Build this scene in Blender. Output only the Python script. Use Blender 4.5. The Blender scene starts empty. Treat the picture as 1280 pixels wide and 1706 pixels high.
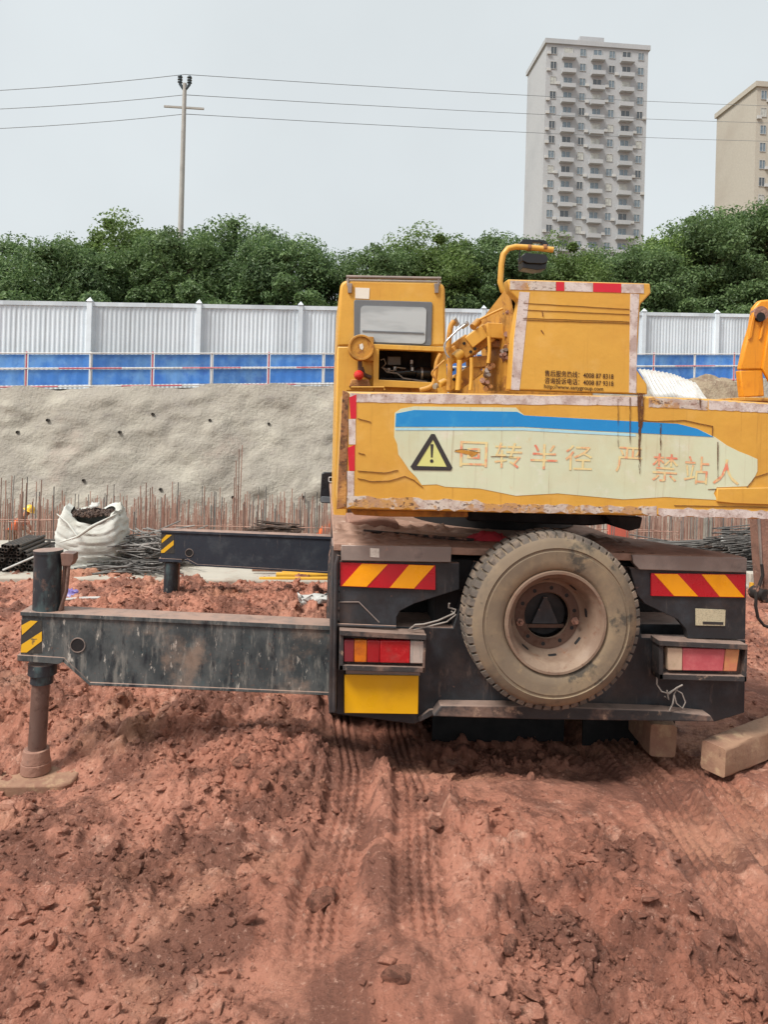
import bpy, bmesh, math, random
import numpy as np
from mathutils import Vector, Matrix
random.seed(7); RNG = np.random.default_rng(7)
sc = bpy.context.scene
COL = sc.collection
R = math.radians

# ------------------------------------------------------------------ camera
F, CX, CY, CAMH = 1232.0, 640.0, 714.0, 2.1          # focal length and principal point (photo pixels), eye height
YAW, ROLL = math.atan(104 / 1232.0), R(1.6)
cam = bpy.data.cameras.new('camera'); co = bpy.data.objects.new('camera', cam); COL.objects.link(co)
cam.sensor_fit = 'VERTICAL'; cam.sensor_height = 36.0; cam.lens = 36.0 * F / 1706.0
cam.shift_y = -(853 - CY) / 1706.0
cam.clip_start = 0.05; cam.clip_end = 3000
_f = Vector((math.sin(YAW), math.cos(YAW), 0)); _r = Vector((math.cos(YAW), -math.sin(YAW), 0)); _u = Vector((0, 0, 1))
_x = _r * math.cos(ROLL) + _u * math.sin(ROLL); _y = -_r * math.sin(ROLL) + _u * math.cos(ROLL)
co.matrix_world = Matrix(((_x.x, _y.x, -_f.x, 0), (_x.y, _y.y, -_f.y, 0), (_x.z, _y.z, -_f.z, CAMH), (0, 0, 0, 1)))
sc.camera = co

# ------------------------------------------------------------------ sky, sun, exposure
SUN_EL, SUN_AZ = R(54), R(236)      # azimuth from +Y clockwise: from the left, a little behind the camera
w = bpy.data.worlds.new('World'); sc.world = w; w.use_nodes = True
nt = w.node_tree; nt.nodes.clear()
sky = nt.nodes.new('ShaderNodeTexSky'); sky.sky_type = 'NISHITA'; sky.sun_disc = False
sky.sun_elevation = SUN_EL; sky.sun_rotation = SUN_AZ; sky.air_density = 1.0; sky.dust_density = 4.0; sky.ozone_density = 1.0
hs = nt.nodes.new('ShaderNodeHueSaturation'); hs.inputs['Saturation'].default_value = 0.45
mx = nt.nodes.new('ShaderNodeMix'); mx.data_type = 'RGBA'; mx.inputs[0].default_value = 0.90
mx.inputs[7].default_value = (2.36, 2.52, 2.56, 1)       # even cloud layer over the clear sky
bg = nt.nodes.new('ShaderNodeBackground'); bg.inputs[1].default_value = 0.1
wo = nt.nodes.new('ShaderNodeOutputWorld')
nt.links.new(sky.outputs[0], hs.inputs['Color']); nt.links.new(hs.outputs[0], mx.inputs[6])
tcw = nt.nodes.new('ShaderNodeTexCoord'); cn = nt.nodes.new('ShaderNodeTexNoise'); cn.inputs['Scale'].default_value = 2.2; cn.inputs['Detail'].default_value = 5
cm = nt.nodes.new('ShaderNodeMapRange'); cm.inputs[1].default_value = 0.3; cm.inputs[2].default_value = 0.7; cm.inputs[3].default_value = 0.95; cm.inputs[4].default_value = 1.06
vm = nt.nodes.new('ShaderNodeVectorMath'); vm.operation = 'SCALE'       # faint unevenness of the cloud layer, all round
nt.links.new(tcw.outputs['Generated'], cn.inputs['Vector']); nt.links.new(cn.outputs['Fac'], cm.inputs[0]); nt.links.new(mx.outputs[2], vm.inputs[0]); nt.links.new(cm.outputs[0], vm.inputs['Scale'])
nt.links.new(vm.outputs[0], bg.inputs[0]); nt.links.new(bg.outputs[0], wo.inputs[0])
sl = bpy.data.lights.new('sun', 'SUN'); sl.energy = 1.5; sl.angle = R(18); sl.color = (1.0, 0.96, 0.9)
so = bpy.data.objects.new('sun', sl); COL.objects.link(so)
sd = Vector((math.sin(SUN_AZ) * math.cos(SUN_EL), math.cos(SUN_AZ) * math.cos(SUN_EL), math.sin(SUN_EL)))
so.rotation_euler = sd.to_track_quat('Z', 'Y').to_euler()
vs = sc.view_settings; sc.display_settings.display_device = 'sRGB'
vs.view_transform = 'Standard'; vs.look = 'None'; vs.gamma = 1; vs.use_curve_mapping = False; vs.exposure = 1.6

# ------------------------------------------------------------------ measuring: photo pixel -> point on the plane y = Y
def at(px, py, Y):
    u = px - CX; v = CY - py
    c, s = math.cos(ROLL), math.sin(ROLL)
    a = (u * c - v * s) / F; b = (u * s + v * c) / F
    dx = math.sin(YAW) + a * math.cos(YAW); dy = math.cos(YAW) - a * math.sin(YAW)
    t = Y / dy
    return (dx * t, CAMH + b * t)
def p3(px, py, Y):
    x, z = at(px, py, Y); return Vector((x, Y, z))
def pp(Y, pts): return [at(a, b, Y) for a, b in pts]

# ------------------------------------------------------------------ materials
def lin(r, g, b):
    return tuple(((c / 255) / 12.92 if c / 255 <= 0.04045 else ((c / 255 + 0.055) / 1.055) ** 2.4) for c in (r, g, b)) + (1,)
def newmat(name):
    m = bpy.data.materials.new(name); m.use_nodes = True
    n = m.node_tree; b = n.nodes['Principled BSDF']
    return m, n, b
def noise(n, scale, detail=6, rough=0.6, stretch=None, dist=0.0, coord='Object'):
    tc = n.nodes.new('ShaderNodeTexCoord'); t = n.nodes.new('ShaderNodeTexNoise')
    t.inputs['Scale'].default_value = scale; t.inputs['Detail'].default_value = detail
    t.inputs['Roughness'].default_value = rough; t.inputs['Distortion'].default_value = dist
    if stretch:
        mp = n.nodes.new('ShaderNodeMapping'); mp.inputs['Scale'].default_value = stretch
        n.links.new(tc.outputs[coord], mp.inputs[0]); n.links.new(mp.outputs[0], t.inputs['Vector'])
    else: n.links.new(tc.outputs[coord], t.inputs['Vector'])
    return t.outputs['Fac']
def rng(n, sock, lo, hi, a=0.0, b=1.0):
    m = n.nodes.new('ShaderNodeMapRange'); m.interpolation_type = 'SMOOTHSTEP'
    for i, v in zip((1, 2, 3, 4), (lo, hi, a, b)): m.inputs[i].default_value = v
    n.links.new(sock, m.inputs[0]); return m.outputs[0]
def mixc(n, fac, A, B):
    m = n.nodes.new('ShaderNodeMix'); m.data_type = 'RGBA'
    if isinstance(fac, (int, float)): m.inputs[0].default_value = fac
    else: n.links.new(fac, m.inputs[0])
    for i, v in ((6, A), (7, B)):
        if isinstance(v, tuple): m.inputs[i].default_value = v
        else: n.links.new(v, m.inputs[i])
    return m.outputs[2]
def mul(n, a, b, op='MULTIPLY'):
    m = n.nodes.new('ShaderNodeMath'); m.operation = op
    for i, v in ((0, a), (1, b)):
        if isinstance(v, (int, float)): m.inputs[i].default_value = v
        else: n.links.new(v, m.inputs[i])
    return m.outputs[0]
def surface(name, base, layers=(), rough=0.6, metal=0.0, bump=0.0, bscale=40, dust=None, spec=0.5, bdist=0.01, rvar=0.15):
    """layers: (colour, scale, lo, hi, strength, stretch) stains and wear mixed over the base; dust: (colour, strength) settled on level faces"""
    m, n, b = newmat(name)
    c = base
    c = mixc(n, rng(n, noise(n, 2.3, 5), 0.3, 0.7, 0, 0.5), c, tuple(x * 0.8 for x in base[:3]) + (1,))
    for L in layers:
        col, s, lo, hi, st = L[:5]; stretch = L[5] if len(L) > 5 else None
        c = mixc(n, rng(n, noise(n, s, 8, 0.65, stretch), lo, hi, 0, st), c, col)
    if dust:
        g = n.nodes.new('ShaderNodeNewGeometry'); sx = n.nodes.new('ShaderNodeSeparateXYZ')
        n.links.new(g.outputs['Normal'], sx.inputs[0])
        up = rng(n, sx.outputs[2], 0.35, 0.9, 0, dust[1])
        c = mixc(n, mul(n, up, rng(n, noise(n, 9, 6), 0.25, 0.6, 0.45, 1)), c, dust[0])
    n.links.new(c, b.inputs['Base Color'])
    n.links.new(rng(n, noise(n, 6, 5), 0.3, 0.7, max(0.05, rough - rvar), min(1, rough + rvar)), b.inputs['Roughness'])
    b.inputs['Metallic'].default_value = metal; b.inputs['Specular IOR Level'].default_value = spec
    if bump:
        bm = n.nodes.new('ShaderNodeBump'); bm.inputs['Strength'].default_value = bump; bm.inputs['Distance'].default_value = bdist
        n.links.new(noise(n, bscale, 6), bm.inputs['Height']); n.links.new(bm.outputs[0], b.inputs['Normal'])
    return m
RUST = lin(124, 74, 44); RUSTD = lin(70, 42, 30); MUDC = (0.33, 0.165, 0.115, 1); DUST = (0.33, 0.22, 0.175, 1); GRIME = lin(72, 58, 44)
M = {}
M['yellow'] = surface('crane_yellow', (0.68, 0.375, 0.060, 1), [
    (lin(196, 142, 58), 1.7, 0.42, 0.72, 0.7), (GRIME, 9, 0.64, 0.82, 0.45), (RUST, 26, 0.70, 0.78, 0.6), (lin(224, 186, 116), 2.6, 0.52, 0.74, 0.45),
    (lin(150, 98, 42), 5.0, 0.55, 0.80, 0.5, (6, 6, 0.35)), (lin(235, 200, 120), 60, 0.70, 0.80, 0.35)], rough=0.5, bump=0.35, bscale=3.2, bdist=0.02, dust=((0.42, 0.30, 0.17, 1), 0.7), spec=0.4)
M['yellow_old'] = surface('aged_yellow', (0.52, 0.255, 0.045, 1), [
    (RUST, 14, 0.50, 0.68, 0.75), (GRIME, 6, 0.50, 0.75, 0.6), (lin(225, 175, 90), 30, 0.62, 0.75, 0.5)], rough=0.6, bump=0.25, bscale=30, dust=((0.42, 0.30, 0.17, 1), 0.6), spec=0.3)
M['orange'] = surface('orange_paint', (0.72, 0.28, 0.012, 1), [
    (lin(170, 90, 20), 6, 0.5, 0.75, 0.6), (RUSTD, 24, 0.66, 0.74, 0.8), (lin(150, 78, 26), 6, 0.5, 0.8, 0.6, (7, 7, 0.4))], rough=0.5, bump=0.1)
M['rusty_edge'] = surface('rusty_edge', lin(150, 104, 66), [
    (RUSTD, 18, 0.48, 0.6, 0.9), (lin(205, 150, 80), 9, 0.5, 0.66, 0.8), (lin(60, 48, 40), 40, 0.58, 0.66, 0.9)], rough=0.75, bump=0.5, bscale=60)
M['tape_white'] = surface('worn_white_tape', lin(214, 204, 198), [
    (lin(150, 120, 108), 12, 0.42, 0.62, 0.65), (lin(196, 176, 166), 5, 0.45, 0.7, 0.5), (lin(92, 64, 50), 55, 0.60, 0.67, 0.85, (1, 1, 3)), (lin(120, 92, 72), 22, 0.58, 0.68, 0.8)], rough=0.55, bump=0.4, bscale=120, bdist=0.004)
M['tape_torn'] = surface('torn_white_tape', lin(206, 196, 184), [
    (lin(188, 138, 62), 7, 0.50, 0.56, 0.9), (lin(84, 62, 50), 30, 0.55, 0.62, 0.9, (1, 1, 2)), (lin(160, 130, 118), 12, 0.42, 0.62, 0.6)], rough=0.6, bump=0.5, bscale=90, bdist=0.004)
M['tape_red'] = surface('red_tape', lin(206, 30, 52), [(lin(226, 90, 90), 20, 0.55, 0.75, 0.5), (lin(120, 40, 40), 40, 0.63, 0.7, 0.7)], rough=0.4)
M['decal'] = surface('pale_decal', lin(206, 214, 184), [
    (lin(206, 206, 178), 4, 0.4, 0.7, 0.7), (lin(225, 225, 215), 7, 0.55, 0.75, 0.7), (lin(196, 180, 130), 14, 0.6, 0.75, 0.5),
    (lin(150, 128, 92), 5, 0.56, 0.76, 0.55, (7, 7, 0.3)), (lin(196, 190, 150), 1.6, 0.5, 0.7, 0.5), (RUST, 40, 0.70, 0.76, 0.7)], rough=0.45, bump=0.1, bscale=12)
M['blue'] = surface('blue_decal', lin(24, 138, 206), [(lin(70, 170, 212), 6, 0.5, 0.75, 0.6), (lin(110, 120, 110), 5, 0.62, 0.8, 0.6, (8, 8, 0.3))], rough=0.4)
M['cyan'] = surface('pale_blue_line', lin(170, 215, 228), [(lin(120, 140, 130), 10, 0.55, 0.8, 0.6)], rough=0.5)
M['blackprint'] = surface('black_print', lin(52, 50, 50), [(lin(120, 115, 90), 40, 0.6, 0.75, 0.5)], rough=0.5)
M['brownprint'] = surface('dark_brown_print', lin(66, 38, 22), [(lin(150, 100, 40), 60, 0.6, 0.7, 0.5)], rough=0.5)
M['redprint'] = surface('faded_red_print', lin(224, 134, 108), [(lin(222, 206, 150), 10, 0.38, 0.56, 1.0), (lin(210, 90, 60), 7, 0.55, 0.75, 0.5)], rough=0.5)
M['tri_yellow'] = surface('warning_yellow', lin(212, 214, 134), [(lin(200, 200, 140), 20, 0.5, 0.7, 0.5)], rough=0.5)
M['scratch'] = surface('scratched_steel', lin(132, 88, 44), [(lin(50, 36, 28), 50, 0.5, 0.6, 0.8)], rough=0.8)
M['black'] = surface('black_chassis', lin(40, 41, 44), [(lin(96, 80, 72), 1.6, 0.46, 0.70, 0.6), (lin(140, 120, 108), 12, 0.58, 0.72, 0.35, (1, 1, 0.25)), 
    (lin(60, 66, 72), 4, 0.45, 0.7, 0.7), (lin(110, 92, 82), 3, 0.55, 0.8, 0.5), (lin(126, 118, 112), 7, 0.62, 0.8, 0.45, (7, 7, 0.4)), (lin(150, 110, 95), 22, 0.66, 0.74, 0.5)], rough=0.5, bump=0.15, bscale=30, dust=(DUST, 0.9), spec=0.4)
M['muddy_black'] = surface('muddy_black_steel', lin(56, 53, 53), [(lin(122, 98, 86), 4, 0.48, 0.64, 0.85), (lin(172, 144, 122), 7, 0.60, 0.70, 0.8), (lin(52, 50, 52), 9, 0.56, 0.68, 0.7)], rough=0.8, bump=0.4, bscale=40, dust=((0.26, 0.18, 0.145, 1), 1.0))
M['beam'] = surface('worn_outrigger_steel', lin(60, 66, 68), [
    (lin(88, 92, 92), 5, 0.42, 0.62, 0.8, (1.2, 1, 0.8)), (lin(128, 126, 120), 11, 0.50, 0.68, 0.75, (2.2, 1, 0.5)), (lin(196, 190, 180), 24, 0.61, 0.70, 0.8, (1.4, 1, 0.5)),
    (lin(30, 34, 40), 9, 0.52, 0.66, 0.85, (2.0, 1, 0.6)), (lin(70, 92, 96), 16, 0.58, 0.72, 0.5), (lin(112, 84, 72), 30, 0.62, 0.70, 0.6), (lin(150, 128, 112), 2.2, 0.52, 0.68, 0.7)], rough=0.6, bump=0.25, bscale=60, bdist=0.004, dust=(DUST, 1.0), spec=0.35)
M['beam_clean'] = surface('outrigger_steel', lin(48, 54, 64), [
    (lin(72, 78, 84), 4, 0.5, 0.7, 0.8), (lin(140, 130, 120), 9, 0.60, 0.75, 0.5, (4, 1, 0.5)), (lin(120, 90, 76), 20, 0.64, 0.74, 0.6)], rough=0.55, bump=0.12, dust=(DUST, 1.0), spec=0.35)
M['cylinder'] = surface('jack_cylinder', lin(38, 44, 50), [(lin(70, 90, 92), 9, 0.48, 0.64, 0.8, (1, 1, 0.4)), (lin(150, 150, 142), 24, 0.62, 0.72, 0.6, (1, 1, 0.5)), (lin(120, 92, 78), 12, 0.6, 0.72, 0.6)], rough=0.5, bump=0.15, dust=(DUST, 0.9))
M['rod'] = surface('muddy_rod', lin(112, 90, 82), [(lin(138, 112, 100), 6, 0.45, 0.65, 0.8, (1, 1, 0.3)), (lin(84, 64, 58), 16, 0.52, 0.66, 0.7)], rough=0.45, metal=0.25)
M['mudsteel'] = surface('mud_caked_steel', lin(150, 112, 96), [(lin(110, 84, 74), 10, 0.45, 0.65, 0.8), (lin(190, 150, 130), 20, 0.55, 0.7, 0.7), (lin(70, 62, 58), 26, 0.62, 0.7, 0.7)], rough=0.9, bump=0.6, bscale=45)
M['greysteel'] = surface('grey_trim', lin(134, 124, 118), [(lin(168, 152, 142), 3, 0.45, 0.7, 0.8), (lin(92, 86, 84), 8, 0.58, 0.75, 0.6), (lin(176, 136, 118), 14, 0.6, 0.72, 0.5)], rough=0.5, metal=0.2, dust=(DUST, 0.9))
M['deck'] = surface('dusty_deck', (0.34, 0.21, 0.155, 1), [(lin(120, 92, 76), 4, 0.45, 0.65, 0.8), (lin(200, 178, 160), 9, 0.58, 0.72, 0.7), (lin(66, 54, 48), 14, 0.60, 0.72, 0.7)], rough=0.9, bump=0.5, bscale=50)
M['tyre'] = surface('dusty_rubber', lin(120, 106, 90), [
    (lin(142, 124, 100), 4, 0.42, 0.66, 0.8), (lin(88, 82, 74), 2.2, 0.50, 0.68, 0.85), (lin(60, 60, 58), 4.2, 0.57, 0.66, 0.8), (lin(60, 58, 56), 11, 0.62, 0.72, 0.7), (lin(176, 150, 114), 7, 0.58, 0.76, 0.6)], rough=0.88, bump=0.25, bscale=55, bdist=0.004, spec=0.2)
M['tread'] = surface('tread_rubber', lin(98, 91, 84), [(lin(150, 132, 114), 8, 0.45, 0.65, 0.8), (lin(66, 62, 60), 16, 0.52, 0.66, 0.8)], rough=0.9, bump=0.3, bscale=60, spec=0.2)
M['darktyre'] = surface('dark_rubber', lin(44, 42, 42), [(MUDC, 8, 0.5, 0.66, 0.8)], rough=0.9, bump=0.3)
M['rim'] = surface('rusty_rim', lin(122, 100, 84), [(lin(142, 122, 104), 5, 0.45, 0.65, 0.8), (RUST, 8, 0.58, 0.75, 0.7), (lin(110, 78, 62), 22, 0.56, 0.68, 0.7)], rough=0.7, bump=0.25, bscale=70, bdist=0.004)
M['rimdark'] = surface('shaded_rust', lin(92, 68, 56), [(RUSTD, 12, 0.5, 0.66, 0.8)], rough=0.8, bump=0.3)
M['refl_red'] = surface('reflector_red', lin(186, 26, 40), [(lin(150, 20, 34), 5, 0.5, 0.7, 0.5), (lin(120, 60, 50), 40, 0.66, 0.72, 0.6)], rough=0.35)
M['refl_yellow'] = surface('reflector_yellow', lin(248, 166, 16), [(lin(225, 140, 14), 5, 0.5, 0.7, 0.5), (lin(110, 80, 30), 40, 0.70, 0.75, 0.7)], rough=0.35)
M['beam_yellow'] = surface('stripe_yellow', lin(232, 180, 36), [(lin(80, 76, 66), 22, 0.58, 0.66, 0.85)], rough=0.5)
M['beam_black'] = surface('stripe_black', lin(58, 56, 52), [(lin(120, 112, 96), 24, 0.58, 0.7, 0.6)], rough=0.6)
M['plate'] = surface('plate_yellow', lin(228, 170, 18), [(lin(205, 150, 24), 5, 0.5, 0.7, 0.6), (lin(120, 90, 30), 26, 0.66, 0.74, 0.5)], rough=0.4, bump=0.1, bscale=12)
M['lens_red'] = surface('lens_red', lin(176, 28, 36), [(lin(150, 70, 66), 9, 0.52, 0.7, 0.6), (lin(205, 60, 60), 30, 0.5, 0.7, 0.5)], rough=0.2, bump=0.4, bscale=160, bdist=0.002)
M['lens_dkred'] = surface('lens_dark_red', lin(156, 28, 36), [(lin(160, 60, 60), 12, 0.5, 0.7, 0.5)], rough=0.2)
M['lens_amber'] = surface('lens_amber', lin(206, 112, 26), [(lin(150, 76, 36), 10, 0.45, 0.65, 0.7), (lin(250, 170, 60), 20, 0.6, 0.7, 0.6)], rough=0.2)
M['lens_white'] = surface('lens_clear', lin(180, 166, 156), [(lin(150, 144, 138), 18, 0.5, 0.62, 0.7, (3, 1, 0.6))], rough=0.2, bump=0.4, bscale=120, bdist=0.002)
M['lens_purple'] = surface('lens_purple', lin(122, 42, 50), (), rough=0.25)
M['lens_pink'] = surface('lens_faded_red', lin(184, 84, 92), [(lin(206, 120, 120), 6, 0.45, 0.7, 0.8), (lin(230, 200, 190), 34, 0.66, 0.74, 0.6)], rough=0.4, bump=0.3, bscale=120, bdist=0.002)
M['lens_fadeamber'] = surface('lens_faded_amber', lin(204, 142, 96), [(lin(190, 110, 90), 8, 0.45, 0.65, 0.8), (lin(150, 120, 100), 22, 0.6, 0.7, 0.6)], rough=0.45)
M['lens_pale'] = surface('lens_yellowed', lin(196, 172, 148), [(lin(170, 150, 124), 12, 0.5, 0.66, 0.7)], rough=0.4)
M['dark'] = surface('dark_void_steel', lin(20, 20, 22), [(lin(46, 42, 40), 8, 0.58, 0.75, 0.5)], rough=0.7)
M['blackplastic'] = surface('black_plastic', lin(30, 32, 36), [(lin(84, 88, 94), 5, 0.55, 0.75, 0.4)], rough=0.35)
M['greyplastic'] = surface('grey_moulding', lin(104, 108, 112), [(lin(130, 134, 138), 4, 0.5, 0.7, 0.6)], rough=0.5)
M['chrome'] = surface('bright_metal', lin(170, 170, 168), [(lin(110, 100, 92), 18, 0.55, 0.7, 0.6)], rough=0.35, metal=0.6)
M['wire'] = surface('grey_cable', lin(150, 142, 134), [(lin(90, 80, 74), 20, 0.5, 0.66, 0.7)], rough=0.7)
M['rubberhose'] = surface('black_hose', lin(40, 34, 32), [(MUDC, 12, 0.52, 0.66, 0.8)], rough=0.7)
M['red'] = surface('red_paint', lin(198, 44, 40), [(lin(230, 120, 100), 20, 0.6, 0.7, 0.5)], rough=0.35)
M['redcloth'] = surface('red_cloth', lin(186, 52, 66), [(lin(140, 40, 54), 14, 0.5, 0.66, 0.7), (lin(205, 110, 112), 30, 0.6, 0.72, 0.5)], rough=0.95, bump=0.5, bscale=90)
M['whitepaint'] = surface('white_label', lin(224, 220, 208), [(lin(170, 164, 150), 16, 0.55, 0.7, 0.6)], rough=0.5)
M['label'] = surface('beige_label', lin(196, 186, 156), [(lin(120, 112, 96), 90, 0.52, 0.60, 0.7, (1, 1, 4))], rough=0.5)
def stainmat(name, col, amount):
    m, n, b = newmat(name); b.inputs['Base Color'].default_value = col; b.inputs['Roughness'].default_value = 0.9
    f = mul(n, rng(n, noise(n, 18, 6, 0.7, (6, 1, 1)), 0.38, 0.62), amount); n.links.new(f, b.inputs['Alpha']); return m
M['stain'] = stainmat('rust_stain', lin(104, 66, 40), 0.85)
def glass_pane(name, col, rough=0.08, metal=0.0):
    m, n, b = newmat(name); b.inputs['Base Color'].default_value = col; b.inputs['Roughness'].default_value = rough
    b.inputs['Specular IOR Level'].default_value = 0.8
    c = mixc(n, rng(n, noise(n, 2.2, 3, stretch=(0.7, 1, 3.2)), 0.4, 0.66, 0, 0.8), col, tuple(x * 0.62 for x in col[:3]) + (1,))
    n.links.new(c, b.inputs['Base Color']); b.inputs['Coat Weight'].default_value = 0.7; b.inputs['Coat Roughness'].default_value = 0.05
    return m
M['cabglass'] = glass_pane('sky_pale_cab_glass', lin(176, 182, 184), 0.25)  # pale grey-blue colour stands in for sky reflected in the whitish pane
M['farglass'] = glass_pane('far_window_glass', lin(104, 118, 128), 0.12)
M['farcurtain'] = glass_pane('curtained_window', lin(176, 176, 168), 0.3); M['fardark'] = glass_pane('open_window', lin(60, 66, 72), 0.2)
M['concrete'] = surface('slab_concrete', lin(176, 170, 158), [(lin(146, 138, 126), 2, 0.45, 0.7, 0.8), (lin(150, 110, 94), 4, 0.56, 0.75, 0.6), (lin(206, 200, 190), 8, 0.6, 0.75, 0.6)], rough=0.9, bump=0.4, bscale=30)
M['shotcrete'] = surface('sprayed_concrete', lin(162, 155, 143), [
    (lin(142, 135, 126), 0.35, 0.42, 0.66, 0.85), (lin(178, 172, 158), 0.8, 0.48, 0.7, 0.7), (lin(140, 132, 126), 2.4, 0.54, 0.7, 0.55, (1, 1, 2.2)), (lin(132, 124, 116), 0.9, 0.56, 0.72, 0.5, (2.5, 2.5, 0.25)), (lin(170, 150, 138), 0.5, 0.55, 0.75, 0.5), (lin(190, 184, 174), 5, 0.6, 0.75, 0.4)], rough=0.95, bump=0.6, bscale=9, bdist=0.10)
M['rebar'] = surface('rusty_rebar', lin(156, 124, 110), [(lin(120, 84, 72), 3, 0.45, 0.6, 0.8), (lin(160, 128, 114), 7, 0.55, 0.7, 0.6)], rough=0.85, metal=0.1)
M['rebargrey'] = surface('grey_rebar', lin(124, 120, 116), [(lin(60, 60, 60), 6, 0.48, 0.62, 0.8), (lin(150, 142, 134), 12, 0.55, 0.68, 0.7), (lin(112, 84, 72), 5, 0.58, 0.7, 0.6)], rough=0.75, metal=0.2)
M['pipe'] = surface('dark_pipe', lin(70, 66, 62), [(lin(110, 90, 78), 20, 0.5, 0.66, 0.7)], rough=0.7)
M['yellowpole'] = surface('yellow_pole', lin(214, 164, 44), [(lin(176, 122, 66), 3, 0.48, 0.66, 0.8, (0.4, 3, 3)), (lin(120, 84, 50), 16, 0.6, 0.7, 0.6)], rough=0.6)
M['bag'] = surface('woven_bag', lin(198, 199, 192), [(lin(160, 158, 146), 3, 0.45, 0.66, 0.7), (lin(214, 216, 210), 6, 0.55, 0.7, 0.7), (lin(150, 132, 112), 5, 0.6, 0.75, 0.6)], rough=0.8, bump=0.35, bscale=60)
M['scrap'] = surface('rusty_scrap', lin(74, 58, 50), [(lin(120, 96, 80), 30, 0.52, 0.66, 0.8), (lin(40, 34, 32), 14, 0.5, 0.6, 0.7)], rough=0.8)
M['litter'] = surface('white_plastic', lin(188, 188, 184), [(lin(170, 150, 138), 8, 0.5, 0.68, 0.7)], rough=0.4)
M['purple'] = surface('violet_wrapper', lin(108, 98, 160), [(lin(190, 180, 190), 10, 0.52, 0.66, 0.8)], rough=0.4)
M['railblue'] = surface('rail_blue', lin(62, 124, 204), [(lin(110, 160, 214), 0.9, 0.42, 0.66, 0.8), (lin(52, 104, 190), 2.0, 0.52, 0.7, 0.7), (lin(150, 160, 180), 5, 0.62, 0.76, 0.4)], rough=0.5)
M['railwhite'] = surface('rail_white', lin(214, 212, 210), [(lin(170, 160, 156), 4, 0.5, 0.7, 0.6)], rough=0.5)
M['railred'] = surface('rail_red', lin(196, 96, 110), [(lin(206, 160, 160), 4, 0.5, 0.7, 0.6)], rough=0.5)
M['hoard'] = surface('pale_sheet_steel', lin(216, 224, 230), [(lin(192, 200, 206), 0.6, 0.45, 0.7, 0.8), (lin(150, 150, 148), 1.2, 0.6, 0.8, 0.5, (3, 3, 0.3))], rough=0.45)
M['timber'] = surface('muddy_timber', lin(156, 122, 98), [(lin(132, 96, 80), 3, 0.42, 0.62, 0.8), (lin(182, 154, 122), 7, 0.52, 0.7, 0.7), (lin(110, 80, 66), 16, 0.58, 0.7, 0.6)], rough=0.9, bump=0.5, bscale=26)
M['rock'] = surface('pink_mudstone', (0.54, 0.30, 0.225, 1), [((0.36, 0.17, 0.12, 1), 9, 0.42, 0.60, 0.9), ((0.62, 0.40, 0.31, 1), 16, 0.55, 0.7, 0.6)], rough=0.95, bump=0.6, bscale=50)
M['dirt'] = surface('grey_brown_earth', lin(150, 134, 112), [(lin(116, 96, 80), 1.5, 0.45, 0.66, 0.8), (lin(176, 164, 142), 4, 0.55, 0.7, 0.7)], rough=0.95, bump=0.8, bscale=9, bdist=0.1)
M['upper'] = surface('upper_earth', lin(140, 120, 96), [(lin(110, 104, 72), 0.2, 0.45, 0.6, 0.8)], rough=0.95)
M['vest'] = surface('orange_vest', lin(244, 112, 52), [(lin(214, 84, 40), 6, 0.5, 0.66, 0.6)], rough=0.8)
M['hat'] = surface('yellow_helmet', lin(240, 190, 60), (), rough=0.3)
M['trousers'] = surface('khaki_cloth', lin(150, 128, 100), [(lin(110, 92, 74), 6, 0.5, 0.66, 0.6)], rough=0.9)
M['skin'] = surface('skin', lin(176, 122, 92), (), rough=0.6)
M['hair'] = surface('dark_hair', lin(30, 26, 24), (), rough=0.7)
M['panelred'] = surface('faded_red_board', lin(196, 96, 78), [(lin(160, 80, 70), 3, 0.5, 0.66, 0.7, (6, 6, 0.4))], rough=0.7)
M['poleconc'] = surface('pole_concrete', lin(170, 168, 162), [(lin(140, 138, 132), 1, 0.5, 0.7, 0.7)], rough=0.9)
M['insul'] = surface('dark_insulator', lin(48, 62, 70), (), rough=0.3)
M['powerline'] = surface('power_line', lin(120, 126, 130), (), rough=0.6)
M['wallA'] = surface('beige_render', lin(176, 170, 158), [(lin(160, 152, 140), 0.05, 0.45, 0.66, 0.7), (lin(176, 168, 158), 0.3, 0.58, 0.75, 0.5, (4, 4, 0.3))], rough=0.9)
M['wallB'] = surface('pale_grey_render', lin(170, 172, 174), [(lin(152, 155, 158), 0.05, 0.45, 0.66, 0.7), (lin(168, 168, 166), 0.3, 0.58, 0.75, 0.5, (4, 4, 0.3))], rough=0.9)
M['frame'] = surface('window_frame', lin(184, 184, 182), (), rough=0.6)
M['bark'] = surface('bark', lin(92, 80, 66), [(lin(62, 54, 46), 5, 0.45, 0.6, 0.8, (1, 1, 0.3))], rough=0.95, bump=0.6, bscale=12)
def vary(m, amt):           # neighbouring sheets differ a little
    n = m.node_tree; b = n.nodes['Principled BSDF']; l = b.inputs['Base Color'].links[0]; src_ = l.from_socket; oi = n.nodes.new('ShaderNodeObjectInfo')
    hsv = n.nodes.new('ShaderNodeHueSaturation'); n.links.new(rng(n, oi.outputs['Random'], 0, 1, 1 - amt, 1 + amt), hsv.inputs['Value']); n.links.new(src_, hsv.inputs['Color']); n.links.new(hsv.outputs[0], b.inputs['Base Color'])
vary(M['hoard'], 0.10); vary(M['railblue'], 0.18); vary(M['rebar'], 0.3); vary(M['rebargrey'], 0.3)
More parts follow.
